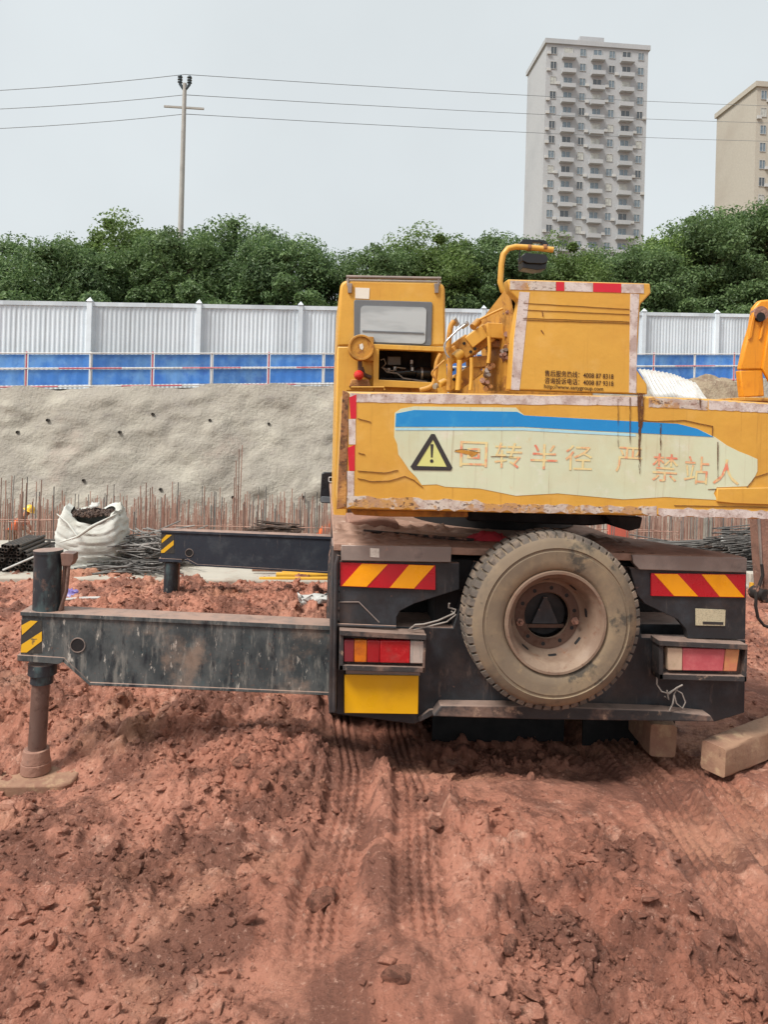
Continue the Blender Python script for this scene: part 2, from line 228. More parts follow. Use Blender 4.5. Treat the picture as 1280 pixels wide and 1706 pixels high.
def leafmat(name, a, b_):
    m, n, b = newmat(name)
    g = n.nodes.new('ShaderNodeNewGeometry')
    oi = n.nodes.new('ShaderNodeObjectInfo')
    c = mixc(n, g.outputs['Random Per Island'], a, b_)
    c = mixc(n, rng(n, noise(n, 0.5, 3), 0.4, 0.65, 0, 0.6), c, tuple(x * 0.55 for x in a[:3]) + (1,))
    c = mixc(n, mul(n, oi.outputs['Random'], 0.45), c, (0.10, 0.15, 0.045, 1))
    n.links.new(c, b.inputs['Base Color']); b.inputs['Roughness'].default_value = 0.55
    tr = n.nodes.new('ShaderNodeBsdfTranslucent'); n.links.new(c, tr.inputs[0])
    ms = n.nodes.new('ShaderNodeMixShader'); ms.inputs[0].default_value = 0.42
    out = n.nodes['Material Output']
    n.links.new(b.outputs[0], ms.inputs[1]); n.links.new(tr.outputs[0], ms.inputs[2]); n.links.new(ms.outputs[0], out.inputs[0])
    return m
M['leaf'] = leafmat('broad_leaf', (0.095, 0.175, 0.04, 1), (0.33, 0.46, 0.14, 1))
M['leafdark'] = leafmat('dark_leaf', (0.065, 0.13, 0.05, 1), (0.26, 0.38, 0.15, 1))
def mudmat():
    m, n, b = newmat('red_mud')
    c = mixc(n, rng(n, noise(n, 1.1, 8, 0.6), 0.33, 0.68), (0.53, 0.240, 0.164, 1), (0.40, 0.160, 0.104, 1))
    c = mixc(n, rng(n, noise(n, 0.6, 6, 0.6, dist=0.6), 0.50, 0.68, 0, 0.7), c, (0.50, 0.275, 0.175, 1))
    c = mixc(n, rng(n, noise(n, 6, 9, 0.72), 0.50, 0.66, 0, 0.8), c, (0.18, 0.070, 0.045, 1))
    c = mixc(n, rng(n, noise(n, 3.6, 9, 0.75), 0.55, 0.68, 0, 0.75), c, (0.70, 0.41, 0.305, 1))
    c = mixc(n, rng(n, noise(n, 1.7, 7, 0.65, dist=0.8), 0.46, 0.58, 0, 0.85), c, (0.19, 0.080, 0.055, 1))
    c = mixc(n, rng(n, noise(n, 40, 6, 0.75), 0.56, 0.70, 0, 0.65), c, (0.72, 0.44, 0.335, 1))
    c = mixc(n, rng(n, noise(n, 26, 8, 0.75), 0.54, 0.68, 0, 0.75), c, (0.105, 0.044, 0.031, 1))
    n.links.new(c, b.inputs['Base Color'])
    n.links.new(rng(n, noise(n, 1.6, 6), 0.40, 0.62, 0.55, 0.95), b.inputs['Roughness'])
    b.inputs['Specular IOR Level'].default_value = 0.3
    bm = n.nodes.new('ShaderNodeBump'); bm.inputs['Strength'].default_value = 1.0; bm.inputs['Distance'].default_value = 0.02
    h = mul(n, noise(n, 70, 8, 0.75), noise(n, 22, 8, 0.7), 'ADD')
    n.links.new(h, bm.inputs['Height']); n.links.new(bm.outputs[0], b.inputs['Normal'])
    return m
M['mud'] = mudmat()

# ------------------------------------------------------------------ mesh helpers
WL = {}
class MB:
    def __init__(s): s.v = []; s.f = []; s.mi = []
    def add(s, vs_, fs, mi=0):
        o = len(s.v); s.v += [tuple(v) for v in vs_]; s.f += [tuple(i + o for i in f) for f in fs]; s.mi += [mi] * len(fs); return s
    def box(s, x0, x1, y0, y1, z0, z1, mi=0):
        return s.add([(x0, y0, z0), (x1, y0, z0), (x1, y1, z0), (x0, y1, z0), (x0, y0, z1), (x1, y0, z1), (x1, y1, z1), (x0, y1, z1)],
                     [(0, 3, 2, 1), (4, 5, 6, 7), (0, 1, 5, 4), (1, 2, 6, 5), (2, 3, 7, 6), (3, 0, 4, 7)], mi)
    def obox(s, c, ax, ay, az, mi=0):
        c = Vector(c); vs_ = []
        for k in (-1, 1):
            for i, j in ((-1, -1), (1, -1), (1, 1), (-1, 1)): vs_.append(c + ax * i + ay * j + az * k)
        return s.add(vs_, [(0, 3, 2, 1), (4, 5, 6, 7), (0, 1, 5, 4), (1, 2, 6, 5), (2, 3, 7, 6), (3, 0, 4, 7)], mi)
    def prism(s, poly, y0, y1, mi=0):
        n = len(poly)
        vs_ = [(x, y0, z) for x, z in poly] + [(x, y1, z) for x, z in poly]
        fs = [tuple(range(n)), tuple(range(2 * n - 1, n - 1, -1))] + [(i, i + n, (i + 1) % n + n, (i + 1) % n) for i in range(n)]
        return s.add(vs_, fs, mi)
    def slab(s, poly, z0, z1, mi=0):
        n = len(poly)
        vs_ = [(x, y, z0) for x, y in poly] + [(x, y, z1) for x, y in poly]
        fs = [tuple(range(n)), tuple(range(2 * n - 1, n - 1, -1))] + [(i, i + n, (i + 1) % n + n, (i + 1) % n) for i in range(n)]
        return s.add(vs_, fs, mi)
    def tube(s, pts, r, n=8, mi=0, cap=True):
        pts = [Vector(p) for p in pts]; rs = r if isinstance(r, (list, tuple)) else [r] * len(pts)
        t0 = (pts[1] - pts[0]).normalized(); up = Vector((0, 0, 1)) if abs(t0.z) < 0.9 else Vector((1, 0, 0))
        a = t0.cross(up).normalized(); vs_ = []
        for i, p in enumerate(pts):
            t = (pts[min(i + 1, len(pts) - 1)] - pts[max(i - 1, 0)]).normalized()
            a = (a - t * a.dot(t)).normalized(); b = t.cross(a)
            for k in range(n):
                q = 2 * math.pi * k / n; vs_.append(p + (a * math.cos(q) + b * math.sin(q)) * rs[i])
        fs = []
        for i in range(len(pts) - 1):
            for k in range(n):
                k2 = (k + 1) % n; fs.append((i * n + k, i * n + k2, (i + 1) * n + k2, (i + 1) * n + k))
        if cap: fs += [tuple(range(n - 1, -1, -1)), tuple(range((len(pts) - 1) * n, len(pts) * n))]
        return s.add(vs_, fs, mi)
    def cyl(s, p0, p1, r0, r1=None, n=20, mi=0): return s.tube([p0, p1], [r0, r0 if r1 is None else r1], n, mi)
    def lathe(s, prof, c, n=64, mi=0, close=False):      # around the y axis: (radius, y offset)
        vs_ = []
        for r, y in prof:
            for k in range(n):
                q = 2 * math.pi * k / n; vs_.append((c[0] + r * math.cos(q), c[1] + y, c[2] + r * math.sin(q)))
        fs = []; m = len(prof)
        for i in range(m if close else m - 1):
            j = (i + 1) % m
            for k in range(n):
                k2 = (k + 1) % n; fs.append((i * n + k, i * n + k2, j * n + k2, j * n + k))
        return s.add(vs_, fs, mi)
    def strip(s, pts, wd, y, th=0.0015, mi=0):            # thin raised line in an xz plane
        for i in range(len(pts) - 1):
            a = Vector(pts[i]); b = Vector(pts[i + 1]); d = b - a
            if d.length < 1e-6: continue
            nrm = Vector((-d.y, d.x)).normalized() * wd / 2
            s.prism([tuple(a - nrm), tuple(b - nrm), tuple(b + nrm), tuple(a + nrm)], y - th, y + 0.002, mi)
        return s
    def build(s, name, mat, parent=None, bevel=0, sharp=35, kind=None):
        me = bpy.data.meshes.new(name)
        off = WL.get(parent.name, Vector()) if parent else Vector()
        me.from_pydata([(x - off.x, y - off.y, z - off.z) for x, y, z in s.v], [], s.f)
        me.polygons.foreach_set('material_index', s.mi)
        bm = bmesh.new(); bm.from_mesh(me); bmesh.ops.recalc_face_normals(bm, faces=bm.faces); bm.to_mesh(me); bm.free()
        for mt in (mat if isinstance(mat, (list, tuple)) else [mat]): me.materials.append(M[mt])
        me.polygons.foreach_set('use_smooth', [True] * len(me.polygons)); me.set_sharp_from_angle(angle=R(sharp))
        o = bpy.data.objects.new(name, me); COL.objects.link(o)
        if parent: o.parent = parent
        WL[o.name] = off
        if bevel:
            bv = o.modifiers.new('bevel', 'BEVEL'); bv.width = bevel; bv.segments = 2; bv.limit_method = 'ANGLE'; bv.angle_limit = R(40)
        if kind: o['kind'] = kind
        return o
def tag(o, label, cat, group=None):
    o['label'] = label; o['category'] = cat
    if group: o['group'] = group
    return o
def thing(name, label, cat, loc=(0, 0, 0), group=None):
    o = bpy.data.objects.new(name, None); COL.objects.link(o); o.location = loc; o.empty_display_size = 0.2
    WL[o.name] = Vector(loc); return tag(o, label, cat, group)
def single(mb, name, mat, label, cat, group=None, **k):
    return tag(mb.build(name, mat, None, **k), label, cat, group)
def structure(o): o['kind'] = 'structure'; return o
def share(src, name, parent, loc=None, rot=None, scale=None):
    o = bpy.data.objects.new(name, src.data); COL.objects.link(o); o.parent = parent
    if loc is not None: o.location = loc
    if rot is not None: o.rotation_euler = rot
    if scale is not None: o.scale = scale
    for md in src.modifiers:
        if md.type == 'BEVEL':
            b = o.modifiers.new('bevel', 'BEVEL'); b.width = md.width; b.segments = md.segments; b.limit_method = 'ANGLE'; b.angle_limit = md.angle_limit
    return o
def copy_tree(o, parent=None):
    c = o.copy(); COL.objects.link(c); c.parent = parent
    for ch in list(o.children): copy_tree(ch, c)
    return c
def raw_mesh(name, V, Fq, mat, smooth=True, sharp=None):
    """numpy verts and quads (or tris) straight into a mesh"""
    me = bpy.data.meshes.new(name); k = Fq.shape[1]
    me.vertices.add(len(V)); me.vertices.foreach_set('co', V.astype(np.float32).ravel())
    me.loops.add(Fq.size); me.loops.foreach_set('vertex_index', Fq.astype(np.int32).ravel())
    me.polygons.add(len(Fq)); me.polygons.foreach_set('loop_start', np.arange(0, Fq.size, k, dtype=np.int32))
    me.polygons.foreach_set('use_smooth', np.full(len(Fq), smooth))
    me.materials.append(M[mat]); me.update(calc_edges=True); me.validate()
    o = bpy.data.objects.new(name, me); COL.objects.link(o); return o

# ------------------------------------------------------------------ numpy noise
def _h(ix, iy, s):
    h = (ix.astype(np.int64) * 374761393 + iy.astype(np.int64) * 668265263 + s * 974711) & 0xffffffff
    h = ((h ^ (h >> 13)) * 1274126177) & 0xffffffff
    return ((h ^ (h >> 16)) & 0xffffff) / float(0xffffff)
def vnoise(x, y, s):
    ix = np.floor(x); iy = np.floor(y); fx = x - ix; fy = y - iy
    fx = fx * fx * fx * (fx * (fx * 6 - 15) + 10); fy = fy * fy * fy * (fy * (fy * 6 - 15) + 10)
    a = _h(ix, iy, s); b = _h(ix + 1, iy, s); c = _h(ix, iy + 1, s); d = _h(ix + 1, iy + 1, s)
    return (a + (b - a) * fx) * (1 - fy) + (c + (d - c) * fx) * fy - 0.5
def fbm(x, y, s, octv=5, gain=0.5):
    t = 0; a = 1.0; cx, cy = x, y
    for i in range(octv):
        t = t + a * vnoise(cx, cy, s + i); a *= gain
        cx, cy = cx * 1.62 + cy * 1.21 + 3.1, cy * 1.62 - cx * 1.21 + 7.7
    return t
def lumps(x, y, cell, s, keep=0.8):
    """half-sunk rounded clods: height of the tallest lump over each point, in units of cell"""
    X = x / cell; Y = y / cell; ix = np.floor(X); iy = np.floor(Y); best = np.zeros_like(X)
    for dx in (-1, 0, 1):
        for dy in (-1, 0, 1):
            a = ix + dx; b = iy + dy
            cx = a + 0.15 + 0.7 * _h(a, b, s); cy = b + 0.15 + 0.7 * _h(a, b, s + 1)
            r = 0.25 + 0.42 * _h(a, b, s + 2); on = _h(a, b, s + 3) < keep; asp = 0.7 + 0.6 * _h(a, b, s + 4); ang = 6.28 * _h(a, b, s + 5)
            ux = (X - cx) * np.cos(ang) + (Y - cy) * np.sin(ang); uy = (-(X - cx) * np.sin(ang) + (Y - cy) * np.cos(ang)) * asp
            d2 = np.clip(1 - (ux * ux + uy * uy) / (r * r), 0, 1); hh = 0.4 + 0.6 * _h(a, b, s + 6)
            tilt = (_h(a, b, s + 7) - 0.5) * ux + (_h(a, b, s + 8) - 0.5) * uy
            best = np.maximum(best, on * np.clip(np.minimum(d2 ** 0.34 * r, r * 0.62 + 1.4 * tilt), 0, None) * hh)
    return best
def billow(x, y, s, octv=5, gain=0.55):
    """crumbly relief: rounded crumbs parted by sharp creases"""
    t = 0; a = 1.0; cx, cy = x, y
    for i in range(octv):
        t = t + a * (np.abs(vnoise(cx, cy, s + i)) * 2 - 0.33); a *= gain
        cx, cy = cx * 1.55 + cy * 1.25 + 5.1, cy * 1.55 - cx * 1.25 + 1.7
    return t
def sstep(a, b, x):
    t = np.clip((x - a) / (b - a), 0, 1); return t * t * (3 - 2 * t)

# ================================================================== THE GROUND
def lane(x, y, cx, wdt):
    """0..1 inside a wheel track running towards the camera, and the coordinate across it"""
    drift = -0.15 * sstep(4.7, 3.1, y) + 0.03 * np.sin(y * 1.7 + cx * 3)
    u = (x - cx - drift) / wdt
    return sstep(0.62, 0.42, np.abs(u)), u
def ground_h(x, y):
    base = 0.10 * fbm(x * 0.45, y * 0.45, 11, 3) + 0.055 * fbm(x * 1.5, y * 1.5, 21, 3)
    wx = x + 0.05 * fbm(x * 5, y * 5, 301, 2); wy = y + 0.05 * fbm(x * 5, y * 5, 311, 2)
    churn = np.clip(0.66 + 1.5 * fbm(x * 0.9, y * 0.9, 31, 3), 0.12, 1.0)
    left = sstep(0.15, -0.35, x); churn = np.clip(churn + 0.30 * left, 0, 1)
    back = sstep(5.6, 7.0, y); churn = np.clip(churn + 0.35 * back, 0, 1)
    # flattened wet patch behind the bumper, and the paler scraped one beside it
    pat = np.exp(-(((x - 1.45) / 0.62) ** 2 + ((y - 4.35) / 0.42) ** 2) ** 2)
    churn = churn * (1 - 0.85 * pat)
    L = 0; tread = 0
    for cx, wdt, dep in ((0.22, 0.27, 0.050), (0.63, 0.26, 0.040), (2.10, 0.30, 0.035), (2.48, 0.28, 0.045)):
        m, u = lane(x, y, cx, wdt)
        fade = sstep(2.6, 3.1, y + 0.5 * fbm(x * 1.3, y * 1.3, 77, 3)) * sstep(7.6, 6.4, y) if cx < 1 else sstep(2.3, 2.9, y) * sstep(7.6, 6.4, y)
        m = m * fade
        tri = np.abs(((y / 0.055) % 1.0) - 0.5) * 2
        uz = u + 0.075 * (tri - 0.5)                     # serrated lengthwise ridges left between the tread ribs
        groove = np.exp(-((np.abs(uz) - 0.085) / 0.042) ** 2) + np.exp(-((np.abs(uz) - 0.275) / 0.042) ** 2)
        ribs = ((y / 0.055 + 0.5 * (u > 0)) % 1.0 > 0.62) * (np.abs(u) > 0.33)
        wear = np.clip(0.98 + 1.3 * fbm(x * 3, y * 3, 91, 3), 0, 1)
        L = np.maximum(L, m)
        base = base - dep * m
        # soil squeezed up beside the track
        base = base + 0.022 * fade * np.exp(-((np.abs(u) - 0.72) / 0.14) ** 2) * (0.6 + fbm(x * 6, y * 6, 95, 2))
        tread = tread + m * wear * (0.024 * ribs + 0.034 * groove)
    churn = churn * (1 - 0.94 * L)
    h = base + tread
    wx = wx + 0.018 * fbm(x * 22, y * 22, 321, 2); wy = wy + 0.018 * fbm(x * 22, y * 22, 331, 2)
    h = h + churn * (0.085 * billow(wx * 3.1, wy * 3.1, 341, 6, 0.62) + 0.8 * 0.16 * lumps(wx, wy, 0.16, 41, 0.40) + 1.15 * 0.075 * lumps(wx, wy, 0.075, 51, 0.75) + 1.3 * 0.036 * lumps(wx, wy, 0.036, 61, 0.8))
    h = h + (0.22 + 0.78 * churn) * (0.022 * fbm(x * 7, y * 7, 81, 4) + 0.012 * billow(x * 17, y * 17, 361, 4, 0.6))
    # torn-up smear near the right foreground: parallel scrape marks
    sm = np.exp(-(((x - 1.55) / 0.28) ** 2 + ((y - 3.05) / 0.35) ** 2) ** 2)
    h = h + sm * 0.016 * np.sin((x * 0.55 + y * 0.83) * 2 * math.pi / 0.085) + 0.05 * sm
    # heaps: dark clods left of the wheel track, mound at the lower middle
    for mx_, my_, sx_, sy_, a in ((-0.12, 4.55, 0.32, 0.28, 0.10), (0.30, 2.75, 0.30, 0.25, 0.05), (-3.0, 7.3, 1.3, 0.7, 0.12), (-0.9, 8.2, 1.5, 0.8, 0.14), (3.6, 6.2, 0.7, 1.0, 0.10)):
        h = h + a * np.exp(-((x - mx_) / sx_) ** 2 - ((y - my_) / sy_) ** 2)
    # hollow in which the rear jack stands
    h = h - 0.17 * np.exp(-(((x + 1.75) / 0.75) ** 2 + ((y - 4.6) / 0.6) ** 2))
    h = h - 0.20 * np.exp(-(((x - 1.45) / 1.25) ** 4 + ((y - 5.15) / 0.66) ** 4)) * (1 - 0.6 * L)      # hollow shaped under the tail to deepen the shade there
    h = h - 0.04 * sstep(3.5, 2.3, y)
    h = h * sstep(40, 12, np.abs(x)) + 0.0
    # banked against the slab
    h = h + 0.03 * sstep(9.0, 9.9, y)
    return h
def spaced(*segs):
    out = []
    for a, b, d in segs: out.append(np.arange(a, b - 1e-9, d))
    out.append(np.array([segs[-1][1]])); return np.concatenate(out)
xs = spaced((-400, -100, 60), (-100, -20, 10), (-20, -6.5, 0.4), (-6.5, -2.5, 0.032), (-2.5, -0.05, 0.0115), (-0.05, 0.85, 0.0075), (0.85, 2.9, 0.0115), (2.9, 7.2, 0.032), (7.2, 20, 0.4), (20, 100, 10), (100, 400, 60))
ys = spaced((-400, -20, 40), (-20, -2, 2), (-2, 2.3, 0.10), (2.3, 4.9, 0.0100), (4.9, 6.6, 0.018), (6.6, 10.05, 0.026))
GX, GY = np.meshgrid(xs, ys)
GZ = ground_h(GX, GY)
nx, ny = len(xs), len(ys)
V = np.stack([GX.ravel(), GY.ravel(), GZ.ravel()], 1)
ii = (np.arange(ny - 1)[:, None] * nx + np.arange(nx - 1)[None, :]).ravel()
FQ = np.stack([ii, ii + 1, ii + nx + 1, ii + nx], 1)
structure(raw_mesh('ground', V, FQ, 'mud'))
def gh(x, y): return float(ground_h(np.array([float(x)]), np.array([float(y)]))[0])

# loose clods and crumbs pressed into the mud
def clod_cloud(name, n, sub, rmin, rmax, ybias, seed, label):
    rg = np.random.default_rng(seed)
    bm = bmesh.new(); bmesh.ops.create_icosphere(bm, subdivisions=sub, radius=1.0)
    bv = np.array([v.co[:] for v in bm.verts]); bf = np.array([[v.index for v in f.verts] for f in bm.faces]); bm.free()
    # candidate spots: thick on churned soil, thin in the wheel tracks
    y = 2.3 + (9.9 - 2.3) * rg.random(n * 4) ** ybias; x = -0.46 * y + rg.random(n * 4) * 1.13 * y
    c = np.clip(0.30 + 1.9 * fbm(x * 0.9, y * 0.9, 31, 3), 0.03, 1.0) * np.clip(0.55 + 2.2 * fbm(x * 3.1, y * 3.1, 35, 3), 0.08, 1.4)
    for cx in (0.22, 0.63, 2.10, 2.48): c = c * (1 - 0.9 * lane(x, y, cx, 0.28)[0] * (y < 6.5))
    c = c * (1 - 0.9 * np.exp(-(((x - 1.45) / 0.62) ** 2 + ((y - 4.35) / 0.42) ** 2) ** 2))
    c = np.clip(c + 0.25 * (x < -0.2) + 0.3 * (y > 6), 0, 1)
    k = rg.random(n * 4) < c; x = x[k][:n]; y = y[k][:n]; m = len(x)
    r = rmin + (rmax - rmin) * rg.random(m) ** 4.0
    z = ground_h(x, y)
    var = []
    for q in range(12):
        v_ = bv.copy()
        for _ in range(8):
            nn = rg.normal(size=3); nn /= np.linalg.norm(nn); dd = 0.45 + 0.35 * rg.random(); k_ = v_ @ nn; v_ = v_ - np.clip(k_ - dd, 0, None)[:, None] * nn
        var.append(v_ * (1 + 0.22 * (rg.random((len(bv), 1)) - 0.5)))
    P = np.array(var)[rg.integers(0, 12, m)]
    sc_ = r[:, None] * (0.6 + 0.9 * rg.random((m, 3))); sc_[:, 2] *= 0.7
    P = P * sc_[:, None, :]
    a = rg.random(m) * 6.28; ca, sa = np.cos(a)[:, None], np.sin(a)[:, None]
    tl = (rg.random(m) - 0.5)[:, None]
    X_ = P[:, :, 0] * ca - P[:, :, 1] * sa; Y_ = P[:, :, 0] * sa + P[:, :, 1] * ca; Z_ = P[:, :, 2] + tl * P[:, :, 0]
    VV = np.stack([X_ + x[:, None], Y_ + y[:, None], Z_ + (z + r * 0.12)[:, None]], 2).reshape(-1, 3)
    FF = (bf[None] + (np.arange(m) * len(bv))[:, None, None]).reshape(-1, 3)
    o = raw_mesh(name, VV, FF, 'mud', smooth=False); o['kind'] = 'stuff'; return tag(o, label, 'soil')
clod_cloud('loose_clods', 5500, 2, 0.008, 0.042, 1.25, 5, 'crumbled clods of red clay strewn over the churned mud')
clod_cloud('soil_crumbs', 40000, 1, 0.004, 0.020, 1.35, 9, 'fine crumbs of red soil lying over the mud')

# pale mudstone lumps that stand out one by one
def gnd(px, py, Z=0.0):
    x, z = at(px, py, 1.0); t = (Z - CAMH) / (z - CAMH); return x * t, t
def lump_mesh(seed, flat=0.7):
    rg = random.Random(seed); bm = bmesh.new(); bmesh.ops.create_icosphere(bm, subdivisions=3, radius=1.0)
    cuts = [(Vector((rg.gauss(0, 1), rg.gauss(0, 1), rg.gauss(0, 1))).normalized(), 0.55 + 0.3 * rg.random()) for _ in range(9)]
    for v in bm.verts:
        for nn, d in cuts:
            q = v.co.dot(nn)
            if q > d: v.co -= nn * (q - d)
        v.co.x *= 1.25; v.co.z *= flat
        v.co *= 1 + 0.05 * rg.random()
    me = bpy.data.meshes.new('rock'); bm.to_mesh(me); bm.free(); me.materials.append(M['mud'])
    me.polygons.foreach_set('use_smooth', [True] * len(me.polygons)); me.set_sharp_from_angle(angle=R(38)); return me
ROCKS = [lump_mesh(i) for i in range(4)]
for i, (px, py, s) in enumerate([(405, 1305, 0.062), (440, 1330, 0.04), (385, 1335, 0.045), (535, 1485, 0.06), (895, 1565, 0.042), (940, 1560, 0.035), (725, 1385, 0.05), (700, 1332, 0.04), (255, 1690, 0.04), (1210, 1670, 0.02),
                                 (120, 1330, 0.03), (240, 1205, 0.05), (660, 1650, 0.05), (850, 1605, 0.04), (1010, 1420, 0.04)]):
    x, y = gnd(px, py); o = bpy.data.objects.new('clay_lump', ROCKS[i % 4]); COL.objects.link(o)
    o.location = (x, y, gh(x, y) + s * 0.1); o.scale = (s, s, s * 0.8); o.rotation_euler = (0.2 * (i % 3), 0.1 * (i % 2), i * 1.3)
    tag(o, 'fist-sized lump of dried red clay lying in the churned mud', 'clod', 'large clay lumps in the mud')

# concrete slab edge beyond the mud, pit floor, sprayed-concrete slope, terrain above it
mb = MB(); mb.box(-60, 60, 9.75, 12.7, -2.6, 0.085)
structure(mb.build('concrete_slab', 'concrete', None, bevel=0.03))
mb = MB(); mb.box(-90, 110, 12.7, 34, -2.9, -2.05)
structure(mb.build('pit_floor', 'dirt', None))
def crest(x):       # crest of the slope: y and z along x
    t = (x - 0) / 14.0
    t = max(-2.0, t); return 27.4 + 2.6 * t, 3.62 + 0.75 * t
sx = np.concatenate([np.arange(-60, -18, 1.5), np.arange(-18, 26, 0.14), np.arange(26, 80, 1.5)]); sv = np.linspace(0, 1, 60)
SX, SV = np.meshgrid(sx, sv)
cr = np.array([crest(float(x)) for x in sx]); cy_, cz_ = cr[:, 0][None], cr[:, 1][None]
SZ = -2.5 + (cz_ + 2.5) * SV; SY = cy_ - 2.6 * (1 - SV)
bumpy = 0.34 * fbm(SX * 0.28, SZ * 0.35, 401, 4) + 0.16 * fbm(SX * 1.4, SZ * 1.6, 411, 3) + 0.05 * fbm(SX * 5, SZ * 5, 421, 2)
SY = SY - bumpy * sstep(1.02, 0.9, SV); SZ = SZ + 0.25 * SV ** 6 * fbm(SX * 0.8, SX * 0 + 3.3, 431, 3)
V = np.stack([SX.ravel(), SY.ravel(), SZ.ravel()], 1); n1 = len(sx)
ii = (np.arange(len(sv) - 1)[:, None] * n1 + np.arange(n1 - 1)[None]).ravel()
o = raw_mesh('retaining_slope', V, np.stack([ii, ii + 1, ii + n1 + 1, ii + n1], 1), 'shotcrete')
tag(o, 'lumpy grey sprayed-concrete slope rising behind the foundation pit', 'wall')
# terrain from the crest back to the horizon
tx = np.array([-900, -300, -60, -30] + list(range(-18, 27, 2)) + [40, 80, 300, 900], float); rows = []
for dy in (0.0, 0.8, 3, 8, 60, 300, 1500):
    for x in tx:
        cy, cz = crest(max(-60, min(80, float(x)))); rows.append((x, cy + dy, cz - 0.02 + 0.0 * dy))
n1 = len(tx); ii = (np.arange(6)[:, None] * n1 + np.arange(n1 - 1)[None]).ravel()
structure(raw_mesh('upper_terrain', np.array(rows), np.stack([ii, ii + 1, ii + n1 + 1, ii + n1], 1), 'upper'))
SLOPE_HOLES = [(448, 706), (388, 828), (505, 828), (268, 815), (350, 700), (200, 720), (80, 700), (140, 800), (30, 720), (255, 690)]

# ================================================================== THE TRUCK CRANE
crane = thing('truck_crane', 'yellow and black truck crane seen from behind with outriggers set down on the mud', 'crane truck', (1.38, 6.5, 0))
def quad(Y, d, pts, name, mat, parent=crane, bevel=0.0, **k):
    return MB().prism(pp(Y, pts), Y, Y + d).build(name, mat, parent, bevel, **k)
YB = 4.45                                   # rear face of the carrier
# deck plate, cut back on its right-hand side
def gz(px, py, Z):                          # photo pixel -> point on the level z = Z
    x, z = at(px, py, 1.0); t = (Z - CAMH) / (z - CAMH); return (x * t, t)
zl, zr = at(556, 905, YB)[1], at(1245, 929, YB)[1]
xl, xr = at(556, 905, YB)[0], at(1245, 929, YB)[0]
def dz(x): return zl + (zr - zl) * (x - xl) / (xr - xl)
mb = MB(); poly = [(xl, YB), (xr, YB), (xr, YB + 0.10), (2.15, 5.32), (2.15, 10.6), (xl + 0.03, 10.6)]
n = len(poly)
mb.add([(x, y, dz(x) - 0.045) for x, y in poly] + [(x, y, dz(x)) for x, y in poly], [tuple(range(n)), tuple(range(n, 2 * n))] + [(i, i + n, (i + 1) % n + n, (i + 1) % n) for i in range(n)])
mb.build('deck_plate', 'deck', crane, bevel=0.006)
# chassis frame, side rails and a cross wall added to block light below
mb = MB(); mb.box(0.55, 2.10, 4.98, 11.2, 0.62, 1.28); mb.box(0.14, 0.55, 6.9, 8.5, 0.75, 1.30); mb.box(0.14, 0.22, 4.6, 10.4, 1.12, 1.33)
mb.box(2.10, 2.55, 6.9, 8.5, 0.75, 1.28); mb.box(0.22, 2.5, 4.56, 4.66, 1.10, 1.30)
mb.box(0.75, 2.0, 4.64, 4.97, 0.5, 1.2); mb.box(0.12, 2.58, 6.4, 6.5, 0.3, 1.2)
mb.build('chassis_frame', 'dark', crane, bevel=0.01)
MB().tube([(0.2, 5.72, 0.475), (0.95, 5.72, 0.475), (1.1, 5.72, 0.475), (1.35, 5.72, 0.475), (1.6, 5.72, 0.475), (1.75, 5.72, 0.475), (2.5, 5.72, 0.475)], [0.10, 0.11, 0.20, 0.27, 0.20, 0.11, 0.10], 20).build('rear_axle', 'dark', crane)
MB().box(0.86, 1.84, 5.30, 5.32, -0.16, 0.62).build('shade_panel_mid', 'dark', crane); MB().box(1.92, 2.60, 5.13, 5.15, -0.12, 1.2).build('shade_panel_right', 'dark', crane)  # dark panels added under the tail to make the gap read as deep shade
DX, DY = np.meshgrid(np.linspace(xl + 0.02, 2.12, 150), np.linspace(YB + 0.03, 5.31, 60)); DZ = 0.045 * fbm(DX * 2.2, DY * 5, 601, 5, 0.6) + 0.02 * billow(DX * 9, DY * 9, 611, 4) + 0.012 * sstep(0.9, 0.25, DX) * sstep(4.6, 4.9, DY) - 0.008
DZ = np.where((DX > 0.9) & (DX < 1.9), DZ * 0.5, DZ); DXo = zl + (zr - zl) * (DX - xl) / (xr - xl)
q = np.arange(59)[:, None] * 150 + np.arange(149)[None]; q = q.ravel()
o = raw_mesh('caked_mud', np.stack([DX.ravel() - 1.38, DY.ravel() - 6.5, (DXo + np.clip(DZ, -0.012, 0.09)).ravel()], 1), np.stack([q, q + 1, q + 151, q + 150], 1), 'deck'); o.parent = crane
# lower bumper plate and its ledge
quad(4.53, 0.09, [(560, 1040), (755, 1046), (790, 935), (1050, 945), (1070, 1062), (1244, 1066), (1242, 1188), (1192, 1203), (900, 1199), (718, 1194), (700, 1203), (690, 1207), (560, 1190)], 'bumper', 'black', bevel=0.008)
quad(4.43, 0.10, [(735, 1175), (905, 1177), (1110, 1184), (1185, 1192), (1192, 1203), (900, 1199), (722, 1194)], 'bumper_ledge', 'muddy_black', bevel=0.008)
quad(4.50, 0.028, [(700, 1203), (720, 1193), (735, 1188), (735, 1180), (716, 1183), (697, 1197)], 'bumper_lip', 'muddy_black', bevel=0.004)
# left-hand side edge of the carrier
quad(4.46, 0.30, [(553, 908), (566, 908), (562, 1118), (560, 1190), (548, 1188), (550, 1060)], 'corner_post', 'black', bevel=0.01)
